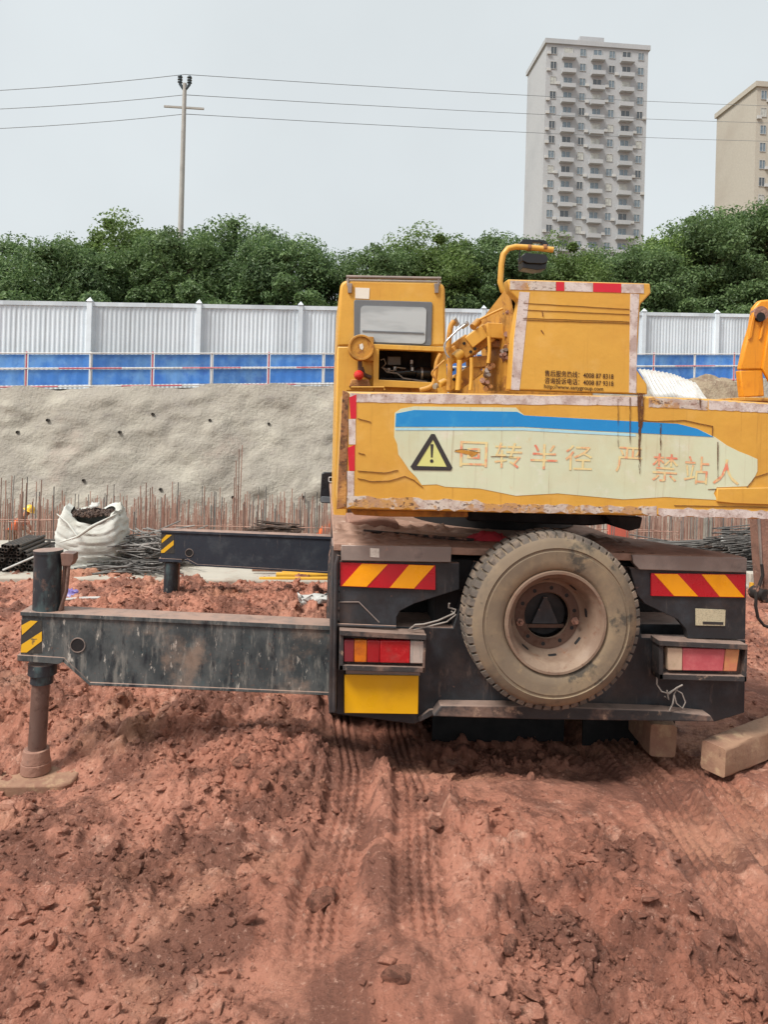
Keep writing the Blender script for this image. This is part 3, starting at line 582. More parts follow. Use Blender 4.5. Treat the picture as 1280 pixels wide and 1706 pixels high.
# side panels of the rear wall
quad(4.465, 0.05, [(566, 934), (766, 938), (766, 982), (690, 1006), (667, 1018), (661, 1028), (661, 1044), (565, 1040)], 'rear_panel', 'black', bevel=0.004)
quad(4.465, 0.05, [(1050, 946), (1245, 952), (1243, 1065), (1147, 1064), (1144, 1048), (1130, 1032), (1075, 1006), (1062, 990)], 'rear_panel', 'black', bevel=0.004)
mb = MB(); mb.tube([p3(566, 1003, 4.462), p3(598, 1003, 4.462), p3(632, 1037, 4.462)], 0.004, 6); mb.build('panel_seam', 'greysteel', crane)
mb = MB(); mb.tube([p3(562, 1041, 4.45), p3(660, 1045, 4.45)], 0.011, 8); mb.tube([p3(564, 925, 4.44), p3(560, 940, 4.44), p3(557, 1185, 4.44)], 0.012, 8); mb.build('edge_bead', 'black', crane)
# grey trims under the deck edge
quad(4.435, 0.05, [(569, 908), (753, 911), (752, 937), (568, 934)], 'deck_trim', 'greysteel', bevel=0.004)
quad(4.435, 0.05, [(1054, 924), (1246, 930), (1245, 954), (1066, 949), (1056, 938)], 'deck_trim', 'greysteel', bevel=0.004)
st = quad(4.432, 0.004, [(617, 913), (632, 914), (632, 929), (617, 928)], 'sticker', 'whitepaint')
# diagonal striped reflector boards
rb = quad(4.452, 0.02, [(567, 937), (726, 942), (726, 983), (567, 977)], 'reflector_board', 'refl_red', bevel=0.002)
for q in ([(603, 939), (646, 940.5), (611, 977.5), (570, 976)], [(682, 941), (724, 942.5), (690, 980.5), (650, 979)]):
    quad(4.4495, 0.004, q, 'yellow_stripe', 'refl_yellow', rb)
rb = quad(4.452, 0.02, [(1086, 955), (1244, 957), (1242, 996), (1086, 993)], 'reflector_board', 'refl_red', bevel=0.002)
for q in ([(1091, 956), (1130, 956.5), (1164, 993.5), (1124, 992.8)], [(1170, 957), (1209, 957.5), (1241, 994.8), (1200, 994)]):
    quad(4.4495, 0.004, q, 'yellow_stripe', 'refl_yellow', rb)
# tail lamps
def lamp(outer, lens, segs, y0, tilt=0.0):
    h = MB(); (a, b, c, d) = outer
    def edge(p, q, t):      # a bar of the housing frame
        h.prism(pp(y0, [p, q, (q[0] + t[0], q[1] + t[1]), (p[0] + t[0], p[1] + t[1])]), y0, y0 + 0.10)
    h.prism(pp(y0 + 0.05, [a, b, c, d]), y0 + 0.05, y0 + 0.11)
    edge(d, c, (0, -9)); edge(a, d, (7, 0)); edge(b, c, (-4, 0))
    housing = h.build('lamp_housing', 'muddy_black', crane, bevel=0.003)
    quad(y0 - 0.02, 0.12, [a, b, (b[0], b[1] + 9), (a[0], a[1] + 9)], 'lamp_hood', 'muddy_black', housing, bevel=0.003)
    (a, b, c, d) = lens
    for t0, t1, mt in segs:
        L = lambda p, q, t: (p[0] + (q[0] - p[0]) * t, p[1] + (q[1] - p[1]) * t)
        quad(y0 + 0.005 + tilt * t0, 0.045, [L(a, b, t0 + 0.0008), L(a, b, t1 - 0.0008), L(d, c, t1 - 0.0008), L(d, c, t0 + 0.0008)], 'lens', mt, housing, bevel=0.006)
    return housing
lamp(((566, 1050), (711, 1058), (708, 1121), (565, 1117)), ((573, 1066), (707, 1068), (706, 1106), (573, 1103)),
     [(0, 0.13, 'lens_purple'), (0.13, 0.29, 'lens_amber'), (0.29, 0.45, 'lens_dkred'), (0.45, 0.83, 'lens_red'), (0.83, 1, 'lens_white')], 4.40)
lamp(((1099, 1067), (1247, 1074), (1245, 1136), (1099, 1132)), ((1113, 1079), (1234, 1082), (1229, 1119), (1114, 1117)),
     [(0, 0.21, 'lens_pale'), (0.21, 0.8, 'lens_pink'), (0.8, 1, 'lens_fadeamber')], 4.41, 0.01)
# number plate (blank) with its bracket
quad(4.49, 0.03, [(576, 1116), (700, 1119), (700, 1126), (576, 1123)], 'plate_bracket', 'greysteel', bevel=0.002)
quad(4.478, 0.012, [(574, 1124), (698, 1126), (697, 1190), (574, 1188)], 'number_plate', 'plate', bevel=0.003)
ip = quad(4.458, 0.006, [(1160, 1014), (1210, 1016), (1209, 1043), (1160, 1042)], 'information_plate', 'label', bevel=0.001)
quad(4.4555, 0.004, [(1172, 1035.5), (1206, 1036.5), (1206, 1041), (1172, 1040)], 'printed_bar', 'blackprint', ip)
# loose wiring
mb = MB()
mb.tube([p3(683, 1048, 4.42), p3(692, 1041, 4.40), p3(706, 1040, 4.40), p3(730, 1034, 4.42), p3(757, 1022, 4.43), p3(760, 1016, 4.45), p3(748, 1012, 4.45), p3(749, 1005, 4.44)], 0.006, 6)
mb.tube([p3(690, 1049, 4.41), p3(720, 1042, 4.41), p3(745, 1036, 4.42), p3(760, 1024, 4.43), p3(752, 1018, 4.44)], 0.005, 6); mb.build('loose_cable', 'wire', crane)
mb = MB()
mb.tube([p3(1096, 1115, 4.46), p3(1095, 1140, 4.44), p3(1103, 1152, 4.43), p3(1116, 1156, 4.42), p3(1128, 1146, 4.41), p3(1138, 1141, 4.41)], 0.005, 6)
mb.tube([p3(1112, 1156, 4.42), p3(1125, 1148, 4.42), p3(1137, 1155, 4.42), p3(1143, 1170, 4.42), p3(1138, 1180, 4.42), p3(1128, 1172, 4.42), p3(1124, 1156, 4.42), p3(1130, 1146, 4.42)], 0.004, 6)
mb.tube([p3(1124, 1158, 4.42), p3(1122, 1172, 4.42), p3(1116, 1184, 4.42)], 0.005, 6); mb.tube([p3(1108, 1160, 4.42), p3(1115, 1166, 4.42), p3(1112, 1150, 4.42)], 0.005, 6); mb.build('loose_cable', 'wire', crane)

# ---- spare wheel on the back
SC = Vector((1.385, 4.165, 1.003)); RO = 0.521
mb = MB()
prof = [(0.300, 0.045), (0.306, 0.020), (0.325, 0.008), (0.365, 0.002), (0.415, 0.0), (0.418, 0.006), (0.432, 0.006), (0.436, 0.0), (0.470, 0.016), (0.488, 0.030), (0.498, 0.048), (0.503, 0.070), (0.503, 0.225), (0.488, 0.265), (0.42, 0.29), (0.30, 0.26)]
mb.lathe(prof, SC, 96)
spare_t = mb.build('spare_wheel', 'tyre', crane, sharp=50)
mb = MB(); nl = 58
for k in range(nl):
    for half in (0, 1):
        q = 2 * math.pi * (k + 0.5 * half) / nl; dq = 2 * math.pi / nl * 0.385
        vs_ = []
        y0, y1 = ((0.022, 0.13), (0.145, 0.255))[half]
        for rr, yy in ((0.482, y0 + 0.006), (RO, y0 + 0.028), (RO, y1), (0.482, y1)):
            for s_ in (-1, 1):
                a = q + s_ * dq; vs_.append((SC.x + rr * math.cos(a), SC.y + yy, SC.z + rr * math.sin(a)))
        mb.add(vs_, [(0, 1, 3, 2), (2, 3, 5, 4), (4, 5, 7, 6), (0, 2, 4, 6), (1, 7, 5, 3), (0, 6, 7, 1)])
mb.build('tread_lugs', 'tread', spare_t, bevel=0.003)
mb = MB()
mb.lathe([(0.300, 0.05), (0.304, 0.016), (0.298, 0.004), (0.284, 0.004), (0.278, 0.016), (0.272, 0.030), (0.258, 0.045), (0.246, 0.075), (0.236, 0.120), (0.226, 0.160), (0.206, 0.182), (0.196, 0.186), (0.140, 0.188), (0.136, 0.196), (0.138, 0.21)], SC, 80)
rim = mb.build('rim', 'rim', spare_t, sharp=60)
mb = MB(); mb.lathe([(0.199, 0.1835), (0.197, 0.181), (0.143, 0.181), (0.139, 0.188)], SC, 64); mb.build('hub_flange', 'rimdark', spare_t)
hole = MB().lathe([(0.0, 0.0), (0.012, 0.0), (0.012, 0.01)], (0, 0, 0), 12).build('bolt_hole', 'dark', spare_t)
for k in range(10):
    a = 2 * math.pi * (k + 0.3) / 10; tgt = Vector((SC.x + 0.169 * math.cos(a), SC.y + 0.1795, SC.z + 0.169 * math.sin(a))) - WL['truck_crane']
    if k == 0: hole.location = tgt; hole.data.transform(Matrix.Translation(WL['truck_crane'])); hole.data.transform(Matrix.Translation(Vector((0, 0, 0))))
    else: share(hole, 'bolt_hole', spare_t, tgt)
slot = MB()
for k in range(8):          # hand slots in the cone of the rim
    a = 2 * math.pi * (k + 0.15) / 8
    c = Vector((SC.x + 0.2285 * math.cos(a), SC.y + 0.147, SC.z + 0.2285 * math.sin(a)))
    rad = Vector((math.cos(a), 0, math.sin(a))); tan = Vector((-math.sin(a), 0, math.cos(a)))
    m_ = MB(); m_.obox(c, tan * 0.026, (Vector((0, 1, 0)) - rad * 0.28).normalized() * 0.010, rad * 0.004)
    m_.build('hand_hole', 'dark', spare_t, bevel=0.006)
for a in (R(193), R(-10)):
    c = Vector((SC.x + 0.172 * math.cos(a), SC.y + 0.17, SC.z + 0.172 * math.sin(a)))
    m_ = MB(); m_.cyl(c, c + Vector((0, 0.02, 0)), 0.024, n=6); m_.cyl(c + Vector((0, -0.03, 0)), c, 0.011, n=10); m_.build('wheel_nut', 'mudsteel', spare_t)
MB().cyl((SC.x, 4.41, SC.z), (SC.x, 4.58, SC.z), 0.13, 0.16).build('wheel_carrier', 'dark', crane)
MB().prism([(SC.x - 0.085, SC.z - 0.06), (SC.x + 0.085, SC.z - 0.06), (SC.x + 0.012, SC.z + 0.10), (SC.x - 0.012, SC.z + 0.10)], 4.385, 4.409).build('carrier_bracket', 'black', crane, bevel=0.004)
MB().box(SC.x - 0.125, SC.x + 0.125, 4.392, 4.408, SC.z - 0.085, SC.z - 0.064).build('carrier_bar', 'rimdark', crane)

# ---- counterweight across the tail
YC = 4.25
cw = MB().prism(pp(YC, [(573, 652), (1075, 660), (1180, 664), (1312, 673), (1312, 866), (1100, 860), (563, 848)]), YC, 5.05).build('counterweight', 'yellow', crane, bevel=0.012)
quad(YC - 0.006, 0.03, [(571, 650), (581, 654), (577, 844), (561, 849)], 'edge_plate', 'rusty_edge', cw, bevel=0.003)
def wavy(p, q, n_, amp, seed):
    rg = random.Random(seed)
    return [(p[0] + (q[0] - p[0]) * t / n_, p[1] + (q[1] - p[1]) * t / n_ + (rg.uniform(-amp, amp))) for t in range(n_ + 1)]
def tape(p, q, hgt, name, mat, seed, Y=YC, amp=0.8, parent=cw, n_=26):
    top = wavy(p, q, n_, amp, seed); bot = wavy((p[0], p[1] + hgt), (q[0], q[1] + hgt), n_, amp, seed + 50)
    return quad(Y - 0.0022, 0.004, top + bot[::-1], name, mat, parent)
tape((583, 655), (1072, 661), 15, 'worn_tape', 'tape_white', 1)
tape((1082, 662), (1180, 667), 16, 'worn_tape', 'tape_torn', 2); tape((1182, 667), (1311, 675), 15, 'worn_tape', 'tape_white', 3)
tape((578, 827), (800, 834), 17, 'worn_tape', 'tape_torn', 4, amp=2.5)
tape((800, 838), (1095, 845), 13, 'worn_tape', 'tape_torn', 14, amp=2.5)
tape((1098, 846), (1311, 852), 13, 'worn_tape', 'tape_white', 5, amp=1.8)
for k, (a, b, mt) in enumerate([(657, 698, 'tape_red'), (698, 741, 'tape_white'), (741, 785, 'tape_red'), (785, 826, 'tape_white')]):
    xo = -(a - 657) * 0.030 - 0.0; xo2 = -(b - 657) * 0.030
    j = (5 if k % 2 == 0 else 0)
    quad(YC - 0.0024, 0.004, [(582 + xo, a + j), (594 + xo, a), (595 + xo2, b - 0.6), (584 + xo2 + 0.3 * j, b - 0.6)], 'reflective_tape', mt, cw)
# peeled decal, blue band, warning triangle and faded lettering
quad(YC - 0.0020, 0.004, [(658, 688), (668, 681), (690, 677), (860, 679), (874, 692), (1000, 699), (1130, 706), (1162, 714), (1192, 728), (1212, 742), (1232, 752), (1250, 759), (1263, 765), (1263, 785), (1256, 800), (1248, 810), (1195, 812), (1190, 822), (1196, 833),
      (1110, 828), (1040, 832), (930, 822), (860, 826), (800, 814), (742, 811), (728, 807), (703, 808), (694, 795), (682, 783), (672, 768), (664, 757), (662, 740), (657, 728)], 'decal', 'decal', cw)
quad(YC - 0.0038, 0.003, [(660, 689), (690, 683), (862, 686), (874, 692), (1000, 699), (1130, 706), (1162, 714), (1190, 728), (1060, 721), (960, 716), (872, 711), (659, 711)], 'blue_band', 'blue', cw)
quad(YC - 0.0036, 0.003, [(659, 713), (872, 713), (960, 718), (1060, 723), (1060, 727), (960, 722), (872, 717), (659, 717)], 'pale_line', 'cyan', cw)
quad(YC - 0.0036, 0.003, [(721, 727), (689, 779), (750, 781)], 'warning_sign', 'tri_yellow', cw)
mb = MB()
T = [(718.5, 723), (684, 777.5), (688.5, 783), (751, 784), (754, 779), (724.5, 723)]; I = [(721.3, 733), (694.5, 776), (694.6, 776.2), (744, 777.6), (744.2, 777.3), (721.7, 733)]
for k in range(6):
    k2 = (k + 1) % 6; mb.prism(pp(YC, [T[k], T[k2], I[k2], I[k]]), YC - 0.0052, YC - 0.003)
mb.prism(pp(YC, [(717.4, 740), (722.4, 740), (720.8, 762), (718.2, 762)]), YC - 0.0052, YC - 0.003)
cxy = (719.4, 768); mb.prism(pp(YC, [(cxy[0] + 3 * math.cos(a), cxy[1] + 3 * math.sin(a)) for a in [k * 0.5236 for k in range(12)]]), YC - 0.0052, YC - 0.003)
mb.build('warning_triangle', 'blackprint', cw)
def lettering(body, px, py, hpx, wpx, Y, mat, parent, name='lettering', ang=-1.6, bold=0.0):
    """flat printed text: left end of its base line at pixel (px, py), wpx wide; capitals about hpx tall"""
    cu = bpy.data.curves.new('txt', 'FONT'); cu.body = body; cu.offset = bold; cu.resolution_u = 3
    t = bpy.data.objects.new('txt', cu); COL.objects.link(t)
    dg = bpy.context.evaluated_depsgraph_get(); dg.update(); me = bpy.data.meshes.new_from_object(t.evaluated_get(dg))
    bpy.data.objects.remove(t); bpy.data.curves.remove(cu)
    co_ = np.array([v.co[:] for v in me.vertices]); x0, x1 = co_[:, 0].min(), co_[:, 0].max(); y0, y1 = co_[:, 1].min(), co_[:, 1].max()
    s = Y / F * 1.0; ex = wpx * s / (x1 - x0); ez = hpx * s / (y1 - y0)
    o0 = p3(px, py, Y); ca, sa = math.cos(R(ang)), math.sin(R(ang)); off = WL[parent.name]
    for v in me.vertices:
        a = (v.co.x - x0) * ex; b = (v.co.y - y0) * ez
        v.co = Vector((o0.x + a * ca - b * sa, Y, o0.z + a * sa + b * ca)) - off
    me.materials.clear(); me.materials.append(M[mat])
    o = bpy.data.objects.new(name, me); COL.objects.link(o); o.parent = parent; WL[o.name] = off; return o
for ch, px, py in (('回', 766, 777), ('转', 824, 779), ('半', 884, 781), ('径', 942, 783)):
    lettering(ch, px, py, 43, 47, YC - 0.0042, 'redprint', cw, ang=-0.6)
for ch, px, py, wd, hg in (('严', 1026, 786, 46, 44), ('禁', 1086, 801, 46, 48), ('站', 1140, 805, 44, 48), ('人', 1188, 806, 48, 44)):
    lettering(ch, px, py, hg, wd, YC - 0.0042, 'redprint', cw, ang=-2.0)
# gouges and cracks in the paint
for k, pl in enumerate([[(596, 784), (640, 788), (663, 783)], [(596, 797), (620, 802), (648, 801), (675, 793), (690, 800), (705, 812)], [(596, 697), (618, 703)], [(597, 754), (608, 757)], [(716, 665), (716, 669)], [(758, 750), (775, 748), (800, 754)], [(818, 760), (856, 761)],
                        [(1070, 700), (1090, 702), (1140, 700), (1188, 710)], [(1188, 710), (1187, 726)], [(1180, 815), (1310, 813)], [(1245, 812), (1258, 795), (1280, 788)], [(1124, 842), (1310, 846)]]):
    q = []
    for i in range(len(pl) - 1): q += wavy(pl[i], pl[i + 1], 4, 0.4, k * 9 + i)[:-1]
    MB().strip(pp(YC, q + [pl[-1]]), 0.0026, YC, 0.0055).build('gouge', 'scratch', cw)
for k, (px, a, b, wd) in enumerate([(1068, 655, 716, 13), (1066, 700, 790, 5), (1101, 706, 760, 2.5), (1050, 662, 742, 1.6), (1030, 664, 745, 1.2), (1167, 664, 680, 5), (1196, 736, 800, 1.4)]):
    mb = MB(); mb.prism(pp(YC, [(px - wd / 2, a), (px + wd / 2, a), (px + wd / 4, b - 8), (px, b), (px - wd / 3, b - 12)]), YC - 0.0062 - 0.0004 * k, YC - 0.004); mb.build('rust_run', 'stain', cw)
quad(YC - 0.014, 0.02, [(1196, 814), (1312, 812), (1312, 842), (1225, 839), (1196, 836)], 'patch_plate', 'yellow', cw, bevel=0.004)
quad(YC - 0.0048, 0.004, [(757, 752), (768, 749), (799, 754), (786, 762), (783, 758)], 'paint_tear', 'yellow_old', cw)
# underside plate and lumps of grease under the counterweight
quad(4.45, 0.4, [(584, 849), (780, 852), (781, 862), (640, 861), (590, 858)], 'bottom_plate', 'yellow_old', crane, bevel=0.008)
quad(5.15, 0.5, [(580, 868), (640, 866), (665, 872), (664, 890), (600, 888), (578, 884)], 'turntable_bracket', 'mudsteel', crane, bevel=0.01)
quad(4.9, 0.3, [(778, 850), (1060, 858), (1062, 868), (985, 876), (780, 868)], 'slew_shroud', 'dark', crane, bevel=0.01)
quad(4.8, 0.2, [(1010, 858), (1072, 862), (1068, 880), (1050, 885), (1020, 876)], 'slew_motor', 'dark', crane, bevel=0.008)
MB().cyl((1.42, 6.0, 1.38), (1.42, 6.0, 1.66), 0.66, n=48).build('slewing_bearing', 'dark', crane)
mb = MB(); mb.box(0.98, 1.95, 5.05, 7.6, 1.66, 2.28); mb.box(1.15, 1.9, 5.05, 6.6, 2.28, 2.55); mb.build('turntable', 'yellow_old', crane, bevel=0.02)

# ---- upper weight block with the service hotline
YU = 4.268
ub = MB().prism(pp(YU, [(850, 649), (856, 560), (866, 500), (850, 484), (846, 465), (1084, 472), (1086, 488), (1068, 507), (1062, 616), (1079, 640), (1080, 657)]), YU, YU + 0.10).build('weight_block', 'yellow', crane, bevel=0.008)
quad(YU - 0.0022, 0.004, [(866, 486), (883, 487), (866, 650), (852, 649), (857, 565), (864, 505)], 'worn_tape', 'tape_white', ub)
quad(YU - 0.0022, 0.004, [(1051, 489), (1066, 490), (1062, 560), (1061, 655), (1049, 654), (1050, 560)], 'worn_tape', 'tape_white', ub)
for k, (a, b, mt) in enumerate([(850, 927, 'tape_torn'), (927, 941, 'tape_red'), (941, 989, 'tape_white'), (989, 1036, 'tape_red'), (1036, 1074, 'tape_white')]):
    f_ = lambda x: 466 + (x - 846) * 7 / 238
    quad(YU - 0.0026, 0.004, [(a + 0.4, f_(a) + 1), (b - 0.4, f_(b) + 1), (b - 0.4, f_(b) + 16), (a + 0.4, f_(a) + 16)], 'reflective_tape', mt, ub)
for k, (y0, y1) in enumerate([(505, 515), (516, 524), (530, 536), (533, 539)]):
    MB().strip(pp(YU, wavy((872, y0), (1049, y1), 9, 0.35, 60 + k)), 0.0017, YU, 0.004).build('gouge', 'scratch', ub)
for q in ([(904, 519), (905, 527)], [(902, 550), (906, 556)]): MB().strip(pp(YU, q), 0.006, YU, 0.004).build('gouge', 'scratch', ub)
lettering('售后服务热线：4008 87 8318', 908, 627, 11, 121, YU - 0.003, 'brownprint', ub, ang=-0.7, bold=0.010)
lettering('咨询投诉电话：4008 87 9318', 908, 639, 11, 121, YU - 0.003, 'brownprint', ub, ang=-0.7, bold=0.010)
lettering('http://www.sanygroup.com', 907, 649, 9.5, 104, YU - 0.003, 'brownprint', ub, ang=-0.7, bold=0.010)
# slanting side plate left of the block
sp = MB()
G_ = [p3(849, 474, YU + 0.101), p3(862, 560, YU + 0.101), p3(850, 651, YU + 0.101), p3(806, 651, 4.82), p3(803, 590, 4.82), p3(797, 540, 4.9)]
sp.add(G_ + [q + Vector((0.014, 0.0, 0)) for q in G_], [(0, 1, 2, 3, 4, 5), (11, 10, 9, 8, 7, 6)] + [(i, (i + 1) % 6, (i + 1) % 6 + 6, i + 6) for i in range(6)]); sp.build('side_plate', 'yellow_old', crane)
# bent tube carrying the floodlight
mb = MB(); YT = 4.5
path = [(862, 500), (850, 495), (838, 484), (834, 470), (836, 440), (839, 424), (847, 414), (860, 411), (890, 413), (922, 416)]
mb.tube([p3(x, y, YT) for x, y in path], 0.0185, 12); tubeo = mb.build('lamp_tube', 'yellow', crane, sharp=60)
for px in (882, 908):
    q = p3(px, 413, YT); MB().tube([q + Vector((-0.011, 0, 0)), q + Vector((0.011, 0, 0))], 0.022, 12).build('pipe_clamp', 'rusty_edge', tubeo)
mb = MB(); mb.prism(pp(YT + 0.02, [(866, 404), (872, 398), (908, 400), (915, 406), (913, 414), (905, 412), (903, 404), (888, 403), (887, 412), (868, 411)]), YT + 0.02, YT + 0.06)
mb.prism(pp(YT - 0.01, [(870, 426), (876, 421), (910, 424), (914, 430), (913, 436), (906, 439), (880, 438), (871, 434)]), YT - 0.01, YT + 0.09)
mb.prism(pp(YT + 0.01, [(871, 435), (880, 439), (906, 440), (912, 437), (910, 448), (896, 450), (872, 446)]), YT + 0.01, YT + 0.12)
mb.tube([p3(868, 408, YT), p3(866, 425, YT), p3(866, 436, YT)], 0.005, 6)
mb.build('floodlight', 'blackplastic', crane, bevel=0.006)

# ---- hydraulic valve bank between cab and block
YV = 4.52
ax_ = Vector((math.cos(R(38)), 0, math.sin(R(38)))); az_ = Vector((-math.sin(R(38)), 0, math.cos(R(38)))); ay_ = Vector((0, 1, 0)); pxm = YV / F
def vblock(px, py, hw, hh, dep, Y=YV): return MB().obox(p3(px, py, Y) + ay_ * dep / 2, ax_ * hw * pxm, ay_ * dep / 2, az_ * hh * pxm)
bank = vblock(790, 572, 34, 17, 0.16).build('valve_bank', 'yellow_old', crane, bevel=0.006)
vblock(795, 561, 17, 11, 0.22, YV - 0.05).build('valve_body', 'yellow', bank, bevel=0.005)
vblock(777, 577, 12, 17, 0.20, YV - 0.04).build('valve_body', 'yellow_old', bank, bevel=0.005)
vblock(776, 629, 30, 12, 0.18).build('valve_body', 'yellow_old', bank, bevel=0.006)
vblock(757, 637, 14, 9, 0.2, YV - 0.04).build('valve_body', 'yellow', bank, bevel=0.005)
quad(YV - 0.01, 0.2, [(812, 537), (846, 539), (844, 565), (812, 562)], 'valve_cover', 'yellow', bank, bevel=0.005)
quad(YV - 0.01, 0.2, [(786, 594), (812, 592), (812, 612), (788, 612)], 'valve_cover', 'yellow_old', bank, bevel=0.005)
quad(YV + 0.03, 0.2, [(816, 566), (842, 568), (838, 580), (820, 577)], 'valve_cover', 'rusty_edge', bank, bevel=0.005)
for px, py in ((774, 572), (781, 567), (785, 586), (792, 581), (755, 616), (757, 632)):
    q = p3(px, py, YV - 0.046); MB().cyl(q, q + ay_ * 0.012, 2.6 * pxm, n=12).build('port', 'dark', bank)
for (a, b, r_, mt) in (((768, 588), (756, 598), 8.5, 'yellow'), ((760, 595), (748, 604), 6.5, 'yellow'), ((741, 636), (731, 641), 6, 'yellow'), ((733, 640), (724, 644), 4.5, 'chrome'), ((798, 535), (788, 545), 6, 'yellow_old'), ((762, 541), (756, 530), 4.5, 'chrome'), ((770, 545), (780, 538), 4, 'chrome')):
    MB().cyl(p3(*a, YV - 0.02), p3(*b, YV - 0.05), r_ * pxm, n=16).build('fitting', mt, bank)
def hose(pts, rpx, mt, Y=YV - 0.08, name='hydraulic_hose'):
    P = [p3(x, y, Y) for x, y in pts]; Q = []
    for i in range(len(P) - 1):          # smooth the bends
        p0, p1, p2, p3_ = P[max(i - 1, 0)], P[i], P[i + 1], P[min(i + 2, len(P) - 1)]
        for k in range(5):
            t = k / 5; Q.append(0.5 * ((2 * p1) + (-p0 + p2) * t + (2 * p0 - 5 * p1 + 4 * p2 - p3_) * t * t + (-p0 + 3 * p1 - 3 * p2 + p3_) * t ** 3))
    Q.append(P[-1]); return MB().tube(Q, rpx * Y / F, 10).build(name, mt, crane, sharp=60)
hose([(757, 535), (751, 546), (748, 575), (750, 610), (748, 650)], 4.6, 'yellow_old'); hose([(766, 600), (765, 625), (763, 650)], 4.6, 'yellow'); hose([(786, 596), (786, 625), (784, 650)], 3.2, 'yellow')
hose([(775, 541), (760, 553), (742, 572), (743, 588), (749, 596)], 1.7, 'chrome', YV - 0.12); hose([(741, 600), (728, 612), (720, 622), (727, 633), (732, 640)], 1.7, 'yellow_old', YV - 0.12)
hose([(815, 560), (816, 585), (814, 605)], 3.0, 'yellow'); hose([(798, 533), (820, 522), (838, 514)], 2.0, 'yellow'); hose([(735, 590), (728, 605), (722, 640), (700, 650)], 4.0, 'yellow_old', YV - 0.02)
for k, (px, py) in enumerate([(842, 523), (847, 535), (849, 548), (848, 560), (845, 575), (838, 585), (840, 598), (812, 615), (810, 626), (808, 638), (813, 645), (850, 520), (836, 592)]):
    q = p3(px, py, 4.50); m_ = MB(); m_.cyl(q, q + Vector((0.03 * math.cos(k), -0.06, 0.03 * math.sin(k))), 5 * pxm, n=6); m_.cyl(q + Vector((0, -0.05, 0)), q + Vector((0, -0.09, 0)), 3.2 * pxm, n=8)
    m_.build('pipe_fitting', ('mudsteel', 'rusty_edge', 'greysteel')[k % 3], crane)

# ---- operator's cab
YK = 5.9
def rounded(pts, rad, seg=5):
    out = []; n_ = len(pts)
    for i in range(n_):
        p = Vector(pts[i]); a = Vector(pts[i - 1]); b = Vector(pts[(i + 1) % n_]); r_ = rad[i] if isinstance(rad, (list, tuple)) else rad
        if r_ <= 0: out.append(tuple(p)); continue
        u = (a - p).normalized() * r_; v = (b - p).normalized() * r_
        for k in range(seg + 1):
            t = k / seg; out.append(tuple((p + u) * (1 - t) ** 2 + p * 2 * t * (1 - t) + (p + v) * t * t))
    return out
cab = MB().prism(pp(YK, rounded([(567, 466), (742, 470), (743, 577), (562, 577)], [16, 14, 0, 0])), YK, 7.35).build('operator_cab', 'yellow', crane, bevel=0.02)
quad(YK + 0.001, 1.4, [(562, 577), (623, 577), (623, 652), (580, 652), (579, 876), (556, 875)], 'cab_side_column', 'yellow', cab, bevel=0.012)
quad(YK + 0.001, 1.4, [(729, 577), (744, 577), (746, 662), (729, 660)], 'cab_side_column', 'yellow', cab, bevel=0.008)
quad(YK + 0.001, 1.4, [(623, 640), (729, 643), (729, 664), (623, 660)], 'cab_sill', 'yellow_old', cab, bevel=0.008)
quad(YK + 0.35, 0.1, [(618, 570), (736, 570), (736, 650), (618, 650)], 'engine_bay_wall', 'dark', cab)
fr = MB()
for q in ([(622, 573), (742, 578), (742, 586), (622, 581)], [(622, 581), (632, 581), (631, 634), (622, 634)], [(622, 632), (722, 637), (722, 648), (622, 644)]): fr.prism(pp(YK - 0.05, q), YK - 0.05, YK + 0.03)
fr.build('bay_frame', 'yellow', cab, bevel=0.004)
win = quad(YK - 0.012, 0.03, rounded([(590, 499), (721, 503), (719, 576), (590, 572)], 4), 'rear_window', 'greyplastic', cab, bevel=0.004)
quad(YK - 0.018, 0.01, rounded([(601, 509), (711, 512), (709, 573), (600, 569)], 8), 'glass', 'cabglass', win)
MB().strip(pp(YK, [(604, 552), (706, 556)]), 0.012, YK - 0.017, 0.006).build('glazing_bar', 'greyplastic', win)
quad(YK - 0.004, 0.006, [(592, 479), (616, 480), (615, 498), (592, 497)], 'sticker', 'whitepaint', cab)
mb = MB(); mb.tube([p3(577, 461, YK), p3(735, 464, YK)], 0.013, 8); mb.tube([p3(577, 467, YK + 0.5), p3(735, 470, YK + 0.5)], 0.012, 8)
for px in (580, 731): mb.tube([p3(px, 461, YK), p3(px, 476, YK)], 0.010, 8); mb.tube([p3(px, 468, YK + 0.5), p3(px, 480, YK + 0.5)], 0.010, 8)
mb.build('roof_rail', 'greysteel', cab)
for px in (583, 728): quad(YK - 0.02, 0.03, [(px - 4, 472), (px + 4, 472), (px + 3, 488), (px - 3, 488)], 'rail_bracket', 'greysteel', cab, bevel=0.003)
# round lamp cover, red knob and pipes beside the engine bay
q = p3(602, 579, YK - 0.12); s_ = YK / F
m_ = MB(); m_.lathe([(0, 0), (17.5 * s_, 0.0), (18 * s_, -0.012), (20.5 * s_, -0.012), (21.5 * s_, 0.0), (21.5 * s_, 0.06), (0, 0.07)], q, 40); disc = m_.build('round_cover', 'yellow_old', cab)
quad(YK - 0.124, 0.003, [(599, 574), (604, 572), (606, 578), (604, 583), (600, 581)], 'paint_chip', 'whitepaint', disc)
quad(YK - 0.05, 0.06, [(606, 560), (623, 561), (623, 601), (606, 601)], 'cover_bracket', 'yellow_old', cab, bevel=0.004)
mb = MB(); mb.tube([p3(600, 598, YK - 0.06), p3(600, 617, YK - 0.06)], 0.018, 10); mb.tube([p3(602, 612, YK - 0.05), p3(606, 624, YK - 0.05), p3(618, 629, YK - 0.03)], 0.018, 10); mb.build('breather_pipe', 'rimdark', cab)
